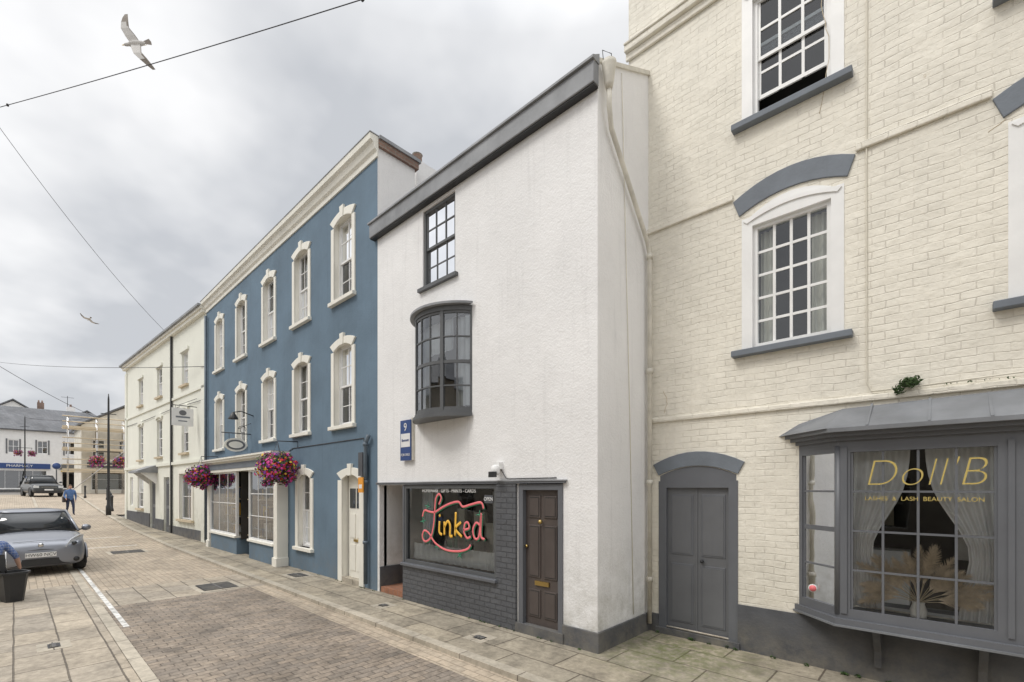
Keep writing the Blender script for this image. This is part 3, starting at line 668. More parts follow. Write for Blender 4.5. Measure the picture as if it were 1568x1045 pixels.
curtain(C, 'salon_curtains', 'curtain', -1.10, -.80, .8, 2.40, 6.13, .015, 24, .6, n=30)
curtain(C, 'salon_curtains', 'curtain', -.72, -.24, .78, 2.40, 6.00, .015, 34, .62, n=40); curtain(C, 'salon_curtains', 'curtain', -.14, .36, .78, 2.40, 6.00, .015, 34, -.62, n=40)
C.text('shop_lettering', 'gold', "Doll'B", .38, wallT(-.16, 5.795, 2.14), .001, .92, .22, -.010); C.text('shop_lettering_small', 'gold', 'LASHES  &  LASH  BEAUTY  SALON', .055, wallT(-.16, 5.795, 1.90), .001)
C.lathe('window_sticker', 'signwhite', [(.045, 0), (.045, .002)], (-1.06, 6.0, .90), 16, 'Y'); C.lathe('window_sticker_ring', 'pink', [(.035, -.002), (.035, .0)], (-1.06, 6.0, .90), 16, 'Y')
VP = Vector((-.18, 5.90, .735))
C.lathe('vase', 'signwhite', [(.04, 0), (.06, .03), (.065, .10), (.045, .16), (.05, .18)], tuple(VP), 16)
bmp_ = C.bm('pampas_plumes', 'pampas')
for k in range(23):
    an = R(-72+144*k/22+random.uniform(-5, 5)); ln = random.uniform(.38, .56); base = VP+Vector((0, random.uniform(-.02, .03), .17)); bend = random.uniform(.1, .3)
    pts = []
    for i in range(11):
        t = i/10; a2 = an*(1+bend*t*1.2); pts.append(base+Vector((math.sin(a2)*ln*t, .025*math.sin(k*2.)*t, math.cos(a2)*ln*t)))
    C.tube('pampas_stems', 'scaff', pts, .003, 4)
    for i in range(480):
        t = random.uniform(.34, 1.); i0 = min(9, int(t*10)); p = pts[i0].lerp(pts[i0+1], t*10-i0)
        d = (pts[i0+1]-pts[i0]).normalized(); rr = .058*math.sin((t-.32)/.70*math.pi)+.008
        sd = Vector((random.gauss(0, 1), random.gauss(0, .5), random.gauss(0, 1))); sd = (sd-d*sd.dot(d)).normalized()
        q = p+sd*rr+d*.05; s2 = sd.cross(d)*.003+sd.cross(Vector((0, 1, 0)))*.003
        vs = [bmp_.verts.new(v) for v in (p-s2, p+s2, q)]; bmp_.faces.new(vs)
C.box('salon_counter', 'signwhite', -.9, -.3, 7.2, 7.5, .6, 1.25); C.box('salon_mirror', 'chrome', .1, .6, 8.1, 8.15, 1.1, 2.0); C.box('salon_pictures', 'curtaincream', -.8, -.5, 8.1, 8.15, 1.5, 1.9)
C.done(bevel={'lintels': .006, 'window_sills': .008, 'string_courses': .012, 'door_panels': .005})

def leafclump(o, part_prefix, c, rad, n, mats, size, squash=1., flat_bottom=False):
    for i in range(n):
        d = Vector((random.gauss(0, 1), random.gauss(0, 1), random.gauss(0, 1))).normalized()
        r = rad*(random.uniform(.55, 1.08))*(1+.15*math.sin(d.x*7+d.z*5))
        p = Vector(c)+Vector((d.x*r, d.y*r, d.z*r*squash))
        mk = random.choices(range(len(mats)), [q[1] for q in mats])[0]; m = mats[mk][0]
        s = size*random.uniform(.6, 1.3)*(1.0 if m != 'leaf' else 1.2)
        nn = (d+Vector((random.gauss(0, .4), random.gauss(0, .4), random.gauss(0, .4)))).normalized(); a = nn.orthogonal().normalized(); b2 = nn.cross(a)
        ph = random.uniform(0, 6.28); k = 6 if m != 'leaf' else 4
        el = 1 if m != 'leaf' else .5
        a, b2 = a*math.cos(ph)+b2*math.sin(ph), b2*math.cos(ph)-a*math.sin(ph)
        bm_ = o.bm(part_prefix+'_'+m, m)
        vs = [bm_.verts.new(p+a*s*math.cos(6.283*j/k)+b2*s*el*math.sin(6.283*j/k)+nn*(.2*s if j % 2 else 0)) for j in range(k)]
        bm_.faces.new(vs)

wd = Obj('wall_plant'); leafclump(wd, 'leaves', (-.25, 6.08, 3.06), .085, 220, [('leaf', 1)], .018, .6); leafclump(wd, 'leaves', (-.33, 6.08, 3.0), .05, 90, [('leaf', 1)], .016)
for k in range(30):
    x = .0+k*.05+random.uniform(-.03, .03); leafclump(wd, 'leaves', (x, 6.095, 3.0), .009, random.randint(1, 5), [('leaf', 1)], .010)
wd.done()
wd = Obj('weeds')
for k in range(40):
    x = random.uniform(-3.0, 3.5); leafclump(wd, 'leaves', (x, 6.08, .015), .03, 14, [('leaf', 1)], .014, .5)
for k in range(34):
    x = random.uniform(-12, -3.1); leafclump(wd, 'leaves', (x, 4.77, .01), .016, 7, [('leaf', 1)], .010, .5)
wd.done()

def basket(name, c, rad, bracket_y, n=1500):
    o = Obj(name); x, y, z = c
    mats = [('leaf', 6), ('fl1', 2.6), ('fl2', 1.3), ('fl3', 1.6), ('fl4', .9)]
    leafclump(o, 'foliage', c, rad, n, mats, .030*rad/.4, .82)
    leafclump(o, 'inner', (x, y, z), rad*.72, n//3, [('leaf', 1)], .05*rad/.4, .9)
    for k in range(8):   # bumpy clumps on the outline
        a = random.uniform(0, 6.28); e = random.uniform(-.4, .9); leafclump(o, 'clumps', (x+math.cos(a)*rad*.8*math.cos(e), y+math.sin(a)*rad*.8*math.cos(e), z+rad*.8*math.sin(e)), rad*.28, 60, mats, .028*rad/.4)
    for k in range(14):
        a = random.uniform(0, 6.28); leafclump(o, 'trails', (x+math.cos(a)*rad*.75, y+math.sin(a)*rad*.75, z-rad*random.uniform(.5, .95)), rad*.16, 30, [('leaf', 2), ('fl1', 1), ('fl3', .6)], .026*rad/.4)
    o.lathe('pot', 'black', [(.02, z-rad*.6), (rad*.45, z-rad*.4), (rad*.55, z)], (x, y, 0), 12)
    for a in (0, 2.1, 4.2): o.tube('chains', 'black', [(x+math.cos(a)*rad*.5, y+math.sin(a)*rad*.5, z), (x, y, z+rad*1.5)], .005, 4)
    if bracket_y is not None:
        o.tube('bracket', 'black', [(x, bracket_y, z+rad*1.2), (x, bracket_y, z+rad*1.55), (x, y, z+rad*1.52)], .012, 6)
    o.done()
basket('hanging_flower_basket', (-11.83, 4.35, 2.50), .43, Y0, 1700)
basket('hanging_flower_basket', (-18.5, 4.33, 2.42), .44, Y0)

# hanging signs
hs = Obj('hanging_sign')
hs.tube('bracket', 'black', [(-21, 4.77, 5.12), (-21, 3.95, 5.12)], .015, 6); hs.tube('bracket', 'black', [(-21, 4.77, 5.45), (-21, 4.5, 5.3), (-21, 4.2, 5.13)], .010, 6)
hs.box('board', 'signwhite', -21.02, -20.98, 3.98, 4.66, 4.36, 5.02); hs.box('lettering', 'lintel', -20.98, -20.975, 4.1, 4.55, 4.66, 4.72); hs.box('lettering', 'lintel', -20.98, -20.975, 4.18, 4.46, 4.52, 4.56)
for yy in (4.1, 4.55): hs.tube('hangers', 'black', [(-21, yy, 5.02), (-21, yy, 5.12)], .006, 4)
hs.prism_x('emblem', 'greydoor', [(4.32+.12*math.cos(t*.524), 4.85+.1*math.sin(t*.524)) for t in range(12)], -20.98, -20.974)
hs.done()
hs = Obj('hanging_sign')
hs.prism_x('oval_board', 'stone', [(4.42+.30*math.cos(t*.3927), 3.28+.20*math.sin(t*.3927)) for t in range(16)], -15.22, -15.18); hs.prism_x('oval_face', 'greydoor', [(4.42+.25*math.cos(t*.3927), 3.28+.15*math.sin(t*.3927)) for t in range(16)], -15.18, -15.175)
hs.prism_x('oval_inner', 'stone', [(4.42+.19*math.cos(t*.3927), 3.28+.10*math.sin(t*.3927)) for t in range(16)], -15.176, -15.172)
hs.tube('bracket', 'black', [(-15.2, Y0, 3.62), (-15.2, 4.05, 3.62)], .014, 6); hs.tube('bracket', 'black', [(-15.2, Y0, 3.95)]+[(-15.2, 4.6-.12*math.cos(t*.5)*(1-t*.04), 3.75+.1*math.sin(t*.5)) for t in range(14)], .008, 5)
for yy in (4.25, 4.6): hs.tube('hangers', 'black', [(-15.2, yy, 3.45), (-15.2, yy, 3.62)], .006, 4)
hs.done()
wl = Obj('wall_lamp')
wl.tube('arm', 'black', [(-15.0, Y0, 4.15), (-15.0, 4.5, 4.25), (-15.0, 4.3, 4.2)], .015, 6); wl.lathe('shade', 'black', [(.03, 4.2), (.06, 4.15), (.13, 4.02), (.13, 4.0)], (-15, 4.3, 0), 12); wl.done()

# ------------------------------------------------------------ pale green building
G = Obj('pale_green_house', (-19.935, 4.83, 0), R(2.67))
ops = []; SX = [-2.6, -6.4, -9.9, -12.2]
for s in SX[:3]: ops += [(s-.42, s+.42, 6.2, 7.55), (s-.45, s+.45, 3.45, 5.15)]
ops += [(-3.2, -1.6, .75, 2.6), (-8.1, -7.1, -.1, 2.45), (-10.6, -9.4, 1.0, 2.6), (-5.7, -4.8, -.1, 2.5), (-12.3, -11.6, 1.1, 2.6)]
G.wall('walls', 'mint', -13.3, 0, -.2, 8.55, 0, ops, .15)
for s in SX[:3]:
    window(G, s-.42, s+.42, 6.2, 7.55, .08, 2, 4, g='glassdark'); window(G, s-.45, s+.45, 3.45, 5.15, .08, 2, 4, g='glassdark', cur='blind')
    G.box('sills', 'scaff', s-.52, s+.52, -.1, .1, 6.12, 6.2); G.box('sills', 'scaff', s-.55, s+.55, -.1, .1, 3.37, 3.45)
    G.box('heads', 'mint', s-.55, s+.55, -.06, .0, 7.56, 7.68); G.arch('arched_heads', 'mint', s, .47, .6, 5.16, .1, 5.28, .16, -.06, 0)
window(G, -3.2, -1.6, .75, 2.6, .06, 2, 2, split=False, g='glassshop', rm='roomlight'); window(G, -10.6, -9.4, 1.0, 2.6, .06, 2, 4, g='glass'); window(G, -12.3, -11.6, 1.1, 2.6, .06, 2, 4)
G.box('surrounds', 'stone', -3.35, -3.2, -.05, .0, .6, 2.75); G.box('surrounds', 'stone', -1.6, -1.45, -.05, .0, .6, 2.75); G.box('surrounds', 'stone', -3.2, -1.6, -.051, .0, 2.6, 2.74); G.box('surround_sill', 'scaff', -3.4, -1.4, -.12, .06, .66, .75)
G.box('sills', 'scaff', -10.7, -9.3, -.1, .1, .9, 1.0)
G.box('shop_plant', 'leaf', -2.9, -2.6, .3, .4, .8, 1.3); G.box('shop_display', 'fl4', -2.3, -1.9, .35, .4, .8, 1.5)
for (a, c) in ((-8.05, -7.15), (-5.65, -4.85)):
    G.box('doors', 'greydoor', a, c, .08, .13, 0, 2.4); G.box('door_panels', 'plinth', a+.12, c-.12, .07, .09, .3, 1.1); G.box('door_panels', 'plinth', a+.12, c-.12, .07, .09, 1.25, 2.2)
G.box('door_canopy', 'lead', -8.5, -6.7, -.75, 0, 2.72, 2.80); G.prism_x('door_canopy', 'lead', [(0, 2.8), (-.75, 2.8), (0, 3.1)], -8.5, -6.7)
for xx in (-8.3, -6.9): G.prism_x('canopy_brackets', 'trimwhite', [(0, 2.72), (-.6, 2.72), (0, 2.2)], xx-.04, xx+.04)
G.box('pilasters', 'mint', -.45, -.02, -.05, 0, -.1, 8.3); G.box('pilasters', 'mint', -13.3, -12.9, -.05, 0, -.1, 8.3)
G.box('string_courses', 'mint', -13.32, -.01, -.07, 0, 3.0, 3.12); G.box('string_courses', 'mint', -13.32, -.01, -.05, 0, 5.75, 5.85)
G.box('eaves', 'stone', -13.4, 0, -.14, 0, 8.5, 8.62); G.box('eaves', 'stone', -13.42, 0, -.20, 0, 8.62, 8.74); G.box('gutter', 'lead', -13.45, -.0, -.28, -.2, 8.70, 8.78)
G.box('base', 'plinth', -13.32, -8.1, -.03, 0, -.1, .80); G.box('base', 'plinth', -7.1, -5.7, -.03, 0, -.1, .6); G.box('base', 'plinth', -4.8, -.0, -.03, 0, -.1, .40)
G.poly('end_wall', 'mint', [(-13.3, 0, -.2), (-13.3, 8, -.2), (-13.3, 8, 8.6), (-13.3, 0, 8.6)]); G.prism_x('roof', 'slate', [(-.2, 8.76), (4, 10.3), (8, 8.7)], -13.4, 0)
G.box('drain_pipes', 'black', -4.34, -4.26, -.09, -.02, .1, 8.6)
G.tube('cables', 'wire', [(-13.3, -.02, 5.4), (-9, -.04, 5.35), (-4.5, -.04, 5.4), (-.1, -.04, 5.3)], .012, 5); G.done()

# ------------------------------------------------------------ far buildings (face +x)
def faceplus(name, x, y0, z): return Obj(name, (x, y0, z), R(90))
F = faceplus('slate_roof_shop', -78, 1.0, 1.6)
ops = []
for k in range(7): ops.append((-8.6+k*2.35, -7.7+k*2.35, 4.5, 6.0))
F.wall('walls', 'trimwhite', -9.5, 8.5, -.3, 7.2, 0, ops+[(-2.9, 1.6, .4, 2.5), (2.9, 6.6, .4, 2.5)], .12)
for o_ in ops: window(F, o_[0], o_[1], o_[2], o_[3], .05, 2, 2, g='glassdark', split=False, fr=.08, bar=.05)
for o_ in ops: F.box('shutters', 'greydoor', o_[0]-.14, o_[0]-.01, -.05, 0, 4.4, 6.1); F.box('shutters', 'greydoor', o_[1]+.01, o_[1]+.14, -.05, 0, 4.4, 6.1)
window(F, -2.9, 1.6, .4, 2.5, .05, 4, 1, 'navy', split=False, g='glassshop', rm='roomlight'); window(F, 2.9, 6.6, .4, 2.5, .05, 3, 1, 'black', split=False, g='glassshop', rm='roomlight')
F.box('shop_fascia', 'navy', -3.2, 1.9, -.15, -.001, 2.7, 3.3); F.box('shop_fascia_b', 'greydoor', 2.6, 7.0, -.15, -.001, 2.7, 3.3); F.text('fascia_text', 'signwhite', 'PHARMACY', .4, wallT(-.6, -.16, 3.0))
F.box('blind', 'fl4', 2.8, 6.8, -.9, -.1, 2.4, 2.55); F.box('base', 'plinth', -9.5, 8.5, -.05, 0, -.3, .3)
F.box('eaves', 'greydoor', -9.7, 8.7, -.3, 0, 7.1, 7.25)
F.rings('roof', 'slate', [[(-9.8, -.35, 7.22), (8.8, -.35, 7.22), (8.8, 8, 7.22), (-9.8, 8, 7.22)], [(-9.0, 3.4, 10.2), (6, 3.4, 10.2), (6, 4.2, 10.2), (-9.0, 4.2, 10.2)]])
F.box('chimneys', 'white', 3.5, 4.3, 3.6, 4.2, 9.6, 10.8); F.lathe('chimney_pots', 'redbrick', [(.12, 10.8), (.10, 11.15)], (3.9, 3.9, 0), 8)
F.tube('aerial', 'wire', [(3.6, 3.8, 10.8), (3.6, 3.8, 12.2)], .03, 4); F.tube('aerial', 'wire', [(3.0, 3.8, 12.0), (4.2, 3.8, 12.0)], .02, 4)
F.done()
def gable(name, x, y, z, wd_, hw, hr, m, chim=True):
    o = faceplus(name, x, y, z); a = wd_/2
    o.prism_y('walls', m, [(-a, -4), (a, -4), (a, hw), (0, hw+hr), (-a, hw)], 0, 12)
    for s in (-1, 1): o.rings('roof', 'slate', [[(s*(a+.4), -.4, hw-.25), (s*(a+.4), 12.3, hw-.25), (0, 12.3, hw+hr+.12), (0, -.4, hw+hr+.12)], [(s*(a+.4), -.4, hw-.05), (s*(a+.4), 12.3, hw-.05), (0, 12.3, hw+hr+.35), (0, -.4, hw+hr+.35)]])
    if chim:
        o.box('chimney', 'redbrick', a*.7, a*.7+.9, 2, 2.8, hw-.5, hw+hr+.4)
        for k in (.2, .65): o.lathe('chimney_pots', 'redbrick', [(.13, hw+hr+.4), (.10, hw+hr+.85)], (a*.7+k, 2.4, 0), 8)
    window(o, -.6, .6, hw-1.9, hw-.3, -.03, 2, 2, split=False, g='glassdark', dep=.2)
    o.done()
gable('white_gabled_house', -118, -.2, 4.0, 8.5, 10.3, 2.9, 'trimwhite'); gable('white_gabled_house', -112, 8.8, 4.0, 7.5, 9.2, 2.4, 'trimwhite', False)
gable('white_gabled_house', -98, -9, 2.0, 9, 9.2, 2.6, 'trimwhite')
S = faceplus('stone_house', -61, 6.6, 1.55)
ops = [(-1.4, -.5, 3.6, 5.2), (.6, 1.5, 3.6, 5.2), (-1.5, 1.2, .3, 2.4)]
S.wall('walls', 'palestone', -2.2, 7.5, -.5, 6.6, 0, ops, .12); S.prism_y('gable', 'palestone', [(-2.2, 6.6), (4.2, 6.6), (1.0, 8.6)], 0, .2)
for o_ in ops: window(S, *o_, .05, 2, 2, split=False, g='glassdark')
for sgn, xa in ((1, -2.5), (-1, 4.5)): S.rings('roof', 'slate', [[(xa, -.3, 6.5), (xa, 8, 6.5), (1.0, 8, 8.75), (1.0, -.3, 8.75)], [(xa, -.3, 6.65), (xa, 8, 6.65), (1.0, 8, 8.9), (1.0, -.3, 8.9)]])
S.box('shop_fascia', 'greydoor', -1.8, 1.6, -.1, -.001, 2.5, 3.0); S.poly('side', 'palestone', [(-2.2, 0, -.5), (-2.2, 8, -.5), (-2.2, 8, 6.6), (-2.2, 0, 6.6)]); S.done()
sc = faceplus('scaffolding', -59.6, 6.6, 1.55)
for xx in (-3.2, -1.2, .8, 2.8): 
    for yy in (0, 1.1): sc.tube('poles', 'chrome', [(xx, yy, -.1), (xx, yy, 7.2)], .04, 6)
for zz in (2.1, 4.1, 6.1):
    sc.box('boards', 'scaff', -3.6, 3.2, 0.02, 1.05, zz, zz+.06); sc.box('toe_boards', 'scaff', -3.6, 3.2, -.02, .01, zz, zz+.22)
    for dz in (-.1, .6, 1.1): sc.tube('rails', 'scaff', [(-3.6, -.03, zz+dz), (3.2, -.03, zz+dz)], .05, 6)
sc.tube('braces', 'chrome', [(-3.2, -.05, 0), (-1.2, -.05, 2.1), (.8, -.05, 4.1), (2.8, -.05, 6.1)], .035, 6); sc.done()

# opposite side of the street (seen in window reflections)
OP = Obj('opposite_terrace', (12, -7.5, 0), R(180))
ops = []
for k in range(14): ops += [(1+k*3, 2.1+k*3, 3.4, 5.0), (.8+k*3, 2.3+k*3, .7, 2.4)]
OP.wall('walls', 'oppwall', 0, 43, -.1, 6.6, 0, ops, .15)
for o_ in ops: window(OP, *o_, .06, 2, 2, split=False)
OP.prism_x('roof', 'slate', [(-.3, 6.6), (3.5, 8.4), (7, 6.6)], 0, 43); OP.done()

# ------------------------------------------------------------ street furniture in the distance
def lamp(name, x, y, z, H, bz):
    o = Obj(name, (x, y, z))
    o.lathe('post', 'black', [(.13, 0), (.13, .5), (.09, .6), (.07, .9), (.06, H*.6), (.045, H-.3), (.02, H)], seg=10)
    o.tube('arm', 'black', [(0, -.55, bz+.55), (0, .55, bz+.55)], .025, 6)
    o.box('ladder_rest', 'black', -.02, .02, -.35, .35, H-1.2, H-1.16)
    o.done()
    for s in (-1, 1): basket('hanging_flower_basket', (x, y+s*.5, z+bz), .36, None, 400)
lamp('street_lamp', -35.8, 3.75, h(-35.8), 7.1, 3.15); lamp('street_lamp', -72.0, .75, 1.6, 8.2, 4.2)
for (x, y) in ((-41, 4.4), (-43.5, 4.6), (-46, 4.8), (-48.5, 5.0), (-44, 6.2), (-51, 3.9), (-38.5, 4.2)):
    o = Obj('bollard', (x, y, h(x)-.01)); o.lathe('post', 'black', [(.09, 0), (.09, .15), (.06, .2), (.06, .85), (.08, .88), (.08, .93), (.05, 1.0), (.0, 1.02)], seg=10); o.done()
o = Obj('traffic_sign', (-66, 2.9, 1.58)); o.tube('post', 'plinth', [(0, 0, 0), (0, 0, 3.0)], .05, 8); o.lathe('disc', 'navy', [(.32, 0), (.32, .03)], (.06, 0, 2.7), 16, 'X'); o.lathe('ring', 'signwhite', [(.35, -.005), (.35, .02)], (.05, 0, 2.7), 16, 'X'); o.done()

# ------------------------------------------------------------ cars
def car(name, loc, rz, body, L=3.8, W=1.70, H=1.5, suv=False, plate=''):
    o = Obj(name, loc, rz); hw = W/2; k = H/1.5
    if suv: st = [(0, .72, .42, .82, .86), (-.06, .90, .30, .92, 1.0), (-.4, .99, .28, 1.0, 1.08), (-1.1, 1, .28, 1.06, 1.13), (-1.35, 1, .28, 1.06, 1.14), (-2.6, 1, .28, 1.08, 1.14), (-3.9, 1, .30, 1.08, 1.14), (-4.45, .97, .35, 1.05, 1.1), (-4.55, .85, .45, .95, 1.0)]
    else: st = [(0.03, .58, .28, .64, .68), (-.05, .83, .20, .70, .77), (-.20, .94, .17, .78, .85), (-.50, .99, .17, .86, .94), (-.85, 1, .17, .92, 1.01), (-1.05, 1, .17, .93, 1.02), (-2.0, 1, .17, .94, 1.0), (-3.1, 1, .2, .96, 1.0), (-3.62, .95, .24, .95, .98), (-3.76, .8, .35, .85, .9)]
    rings = []
    for (x, wf, zb, zs, zt) in st:
        w_ = hw*wf; zm = (zb+zs)/2
        half = [(w_*.6, zb), (w_*.93, zb+.03), (w_*.99, zb+.16), (w_, zm), (w_*.97, zs-.05), (w_*.90, zs+.01), (w_*.55, zt-.012), (0, zt)]
        rings.append([(x, y, z) for y, z in half]+[(x, -y, z) for y, z in half[-2::-1]]+[(x, 0, zb)])
    o.rings('bodywork', body, rings); o.opts['bodywork'] = 'sub'
    if suv: g0, g1, gt0, gt1, zt = -1.3, -4.4, -1.95, -4.25, H-.04
    else: g0, g1, gt0, gt1, zt = -.78, -3.62, -1.62, -3.30, H-.04
    zb = 1.08 if suv else .95
    wt = .68 if suv else .72
    def rr(xa, xb, w_, z, bow=.0):
        return [(xa+bow*.0, 0, z), (xa-.03, w_*.5, z), (xa-.10, w_*.85, z), (xa-.28, w_, z), ((xa+xb)/2, w_*1.02, z), (xb+.2, w_*.97, z), (xb+.03, w_*.8, z), (xb, 0, z)] + [(xb+.03, -w_*.8, z), (xb+.2, -w_*.97, z), ((xa+xb)/2, -w_*1.02, z), (xa-.28, -w_, z), (xa-.10, -w_*.85, z), (xa-.03, -w_*.5, z)]
    A0 = rr(g0, g1, hw*.90, zb); A1 = rr(gt0, gt1, hw*wt, zt)
    o.rings('windows', 'carglass', [A0, A1], cap=True); o.opts['windows'] = 'smooth'
    R0 = rr(gt0+.06, gt1-.05, hw*(wt+.02), zt-.03); R1 = rr(gt0-.02, gt1+.03, hw*(wt-.01), zt+.015); R2 = rr(gt0-.3, gt1+.3, hw*.45, zt+.045)
    o.rings('roof', body, [R0, R1, R2]); o.opts['roof'] = 'smooth'
    for i in (3, 4, 6, 8, 10, 11):
        p, q = Vector(A0[i]), Vector(A1[i]); n_ = Vector((0, .012 if p.y > 0 else -.012, .0))
        o.tube('pillars', body, [p+n_, p.lerp(q, .5)+n_*1.3, q+n_], .03, 6)
    for xx in ((-.68, -3.05) if not suv else (-.9, -3.6)):
        for s in (-1, 1):
            r = .30 if not suv else .37; yo = s*(hw-.10)
            o.lathe('tyres', 'rubber', [(r*.62, -.10), (r*.92, -.11), (r, -.07), (r, .07), (r*.92, .11), (r*.62, .10)], (xx, yo, r), 24, 'Y')
            o.lathe('wheels', 'chrome', [(r*.62, -.09), (r*.2, -.07), (.02, -.06), (.02, .06), (r*.2, .07), (r*.62, .09)], (xx, yo, r), 20, 'Y')
            for q in range(5):
                a = q*1.2566; o.box('wheel_gaps', 'black', r*.28, r*.56, s*.085-.004, s*.085+.004, -.03, .03, Matrix.Translation((xx, yo, r)) @ Matrix.Rotation(a, 4, 'Y'))
            arcp = [(xx+(r+.05)*math.cos(t), s*(hw+.002), r+(r+.05)*math.sin(t)) for t in [math.pi*j/12 for j in range(13)]]
            o.tube('arch_lips', body, arcp, .022, 6)
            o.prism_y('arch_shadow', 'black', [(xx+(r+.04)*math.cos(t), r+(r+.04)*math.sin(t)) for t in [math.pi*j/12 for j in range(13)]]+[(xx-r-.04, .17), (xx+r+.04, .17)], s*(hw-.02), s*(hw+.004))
    if not suv:
        o.rings('lower_grille', 'black', [[(.05-.12*(y/.6)**2, y, z) for y in (-.5, -.3, 0, .3, .5)] for z in (.24, .27, .36, .40)], cap=False, closed=False)
        o.rings('upper_grille', 'black', [[(.058-.10*(y/.5)**2-.04*(z-.58)/.05, y, z) for y in (-.38, -.2, 0, .2, .38)] for z in (.60, .655)], cap=False, closed=False)
        o.lathe('badge', 'chrome', [(.05, 0), (.045, .015)], (.012, 0, .72), 12, 'X')
        o.box('number_plate', 'signwhite', .06, .075, -.26, .26, .44, .55); o.text('plate_text', 'black', plate, .10, Matrix.Translation((.077, 0, .495)) @ Matrix.Rotation(R(90), 4, 'Z') @ Matrix.Rotation(R(90), 4, 'X'), .0005)
        for s in (-1, 1):
            pr = [(.40, .63), (.62, .63), (.77, .73), (.805, .88), (.71, .89), (.52, .80)]
            def xs(y): return .0-.06*(y/.6)**2-.30*max(0, (y-.45)/.35)**2
            ra = [(xs(y)+.055-.9*max(0, z-.66)*.5, s*y, z) for y, z in pr]; rb = [(p[0]-.25, p[1]*.97, p[2]) for p in ra]
            o.rings('headlights', 'headlamp', [rb, ra])
            o.lathe('fog_lights', 'black', [(.06, 0), (.055, .012)], (-.02, s*.62, .33), 12, 'X')
            o.lathe('headlamp_bulbs', 'carglass', [(.05, 0), (.045, .03)], (-.03, s*.58, .72), 12, 'X')
        for s in (-1, 1): o.tube('wipers', 'black', [(-.84, s*.05, 1.005), (-1.02, s*.45, 1.06)], .01, 4)
        o.tube('bonnet_seam', 'black', [(-.12, -.45, .80), (-.09, 0, .815), (-.12, .45, .80)], .004, 4)
    else:
        o.rings('grille', 'black', [[(.03-.08*(y/.6)**2, y, z) for y in (-.5, -.25, 0, .25, .5)] for z in (.70, .88)], cap=False, closed=False)
        o.box('grille_bars', 'chrome', .02, .04, -.45, .45, .78, .80); o.box('number_plate', 'signwhite', .03, .05, -.26, .26, .52, .63); o.box('lower_bumper', 'black', -.1, .02, -.75, .75, .32, .44)
        for s in (-1, 1): o.box('headlights', 'headlamp', -.14, .0, s*.72-.15, s*.72+.15, .72, .9)
    for s in (-1, 1):
        mx = -1.15 if not suv else -1.6; mz = 1.02 if not suv else 1.2
        o.lathe('mirrors', body, [(.01, -.10), (.075, -.07), (.085, 0), (.06, .07), (.01, .09)], (mx, s*(hw+.10), mz), 10, 'Y'); o.tube('mirror_arms', 'black', [(mx-.02, s*(hw-.07), mz-.05), (mx, s*(hw+.06), mz-.03)], .02, 5)
        o.tube('door_trim', 'black', [(-1.0, s*(hw+.002), .5), (-2.9, s*(hw+.002), .5)], .012, 5); o.box('door_handles', body, -2.25, -2.1, s*(hw-.02)-.02, s*(hw-.02)+.02, .78, .81)
    o.done()
car('parked_car', (-15.55, .42, -.05), R(3), 'carsilver', plate='HW60 NCV')
car('parked_suv', (-53.3, 1.9, h(-53)-.03), R(9), 'cardark', W=1.9, H=1.8, suv=True)

# ------------------------------------------------------------ people
def figure(o, J, E, part='body'):
    names = list(J); idx = {n_: i for i, n_ in enumerate(names)}
    me = bpy.data.meshes.new(part+'_skel'); me.from_pydata([J[n_][0] for n_ in names], [(idx[a], idx[b_]) for a, b_, _ in E], [])
    ob = bpy.data.objects.new('tmp', me); COL.objects.link(ob)
    ob.modifiers.new('skin', 'SKIN'); md = ob.modifiers.new('sub', 'SUBSURF'); md.levels = 1
    if me.skin_vertices:
        for i, n_ in enumerate(names):
            me.skin_vertices[0].data[i].radius = (J[n_][1],)*2; me.skin_vertices[0].data[i].use_root = (n_ == 'pelvis')
    bpy.context.view_layer.update()
    nm = bpy.data.meshes.new_from_object(ob.evaluated_get(bpy.context.evaluated_depsgraph_get())); bpy.data.objects.remove(ob)
    ml = []
    for _, _, m in E:
        if m not in ml: ml.append(m)
    for m in ml: nm.materials.append(M[m])
    segs = [(Vector(J[a][0]), Vector(J[b_][0]), ml.index(m), (J[a][1]+J[b_][1])/2) for a, b_, m in E]
    for p in nm.polygons:
        c = p.center; best = min(segs, key=lambda s: (c-(s[0]+(s[1]-s[0])*max(0, min(1, (c-s[0]).dot(s[1]-s[0])/max(1e-6, (s[1]-s[0]).length_squared))))).length - s[3])
        p.material_index = best[2]; p.use_smooth = True
    o.mesh(part, nm)
def hand(J, E, pre, w_, d, side):
    d = Vector(d).normalized(); w_ = Vector(w_); s = Vector(side).normalized(); nrm = d.cross(s)
    J[pre+'palm'] = (tuple(w_+d*.06), .026); E.append((pre+'wrist', pre+'palm', 'skin'))
    for i, ln in enumerate((.065, .078, .072, .055)):
        off_ = s*(.027-.018*i); b0 = w_+d*.095+off_; b1 = b0+d*ln*.55+nrm*.008; b2 = b1+d*ln*.35+nrm*.022
        for q, p in enumerate((b0, b1, b2)): J[pre+'f%d%d' % (i, q)] = (tuple(p), .009-.001*q)
        E += [(pre+'palm', pre+'f%d0' % i, 'skin'), (pre+'f%d0' % i, pre+'f%d1' % i, 'skin'), (pre+'f%d1' % i, pre+'f%d2' % i, 'skin')]
    t0 = w_+d*.045+s*.035; t1 = t0+d*.035+s*.02
    J[pre+'t0'] = (tuple(t0), .011); J[pre+'t1'] = (tuple(t1), .009); E += [(pre+'palm', pre+'t0', 'skin'), (pre+'t0', pre+'t1', 'skin')]
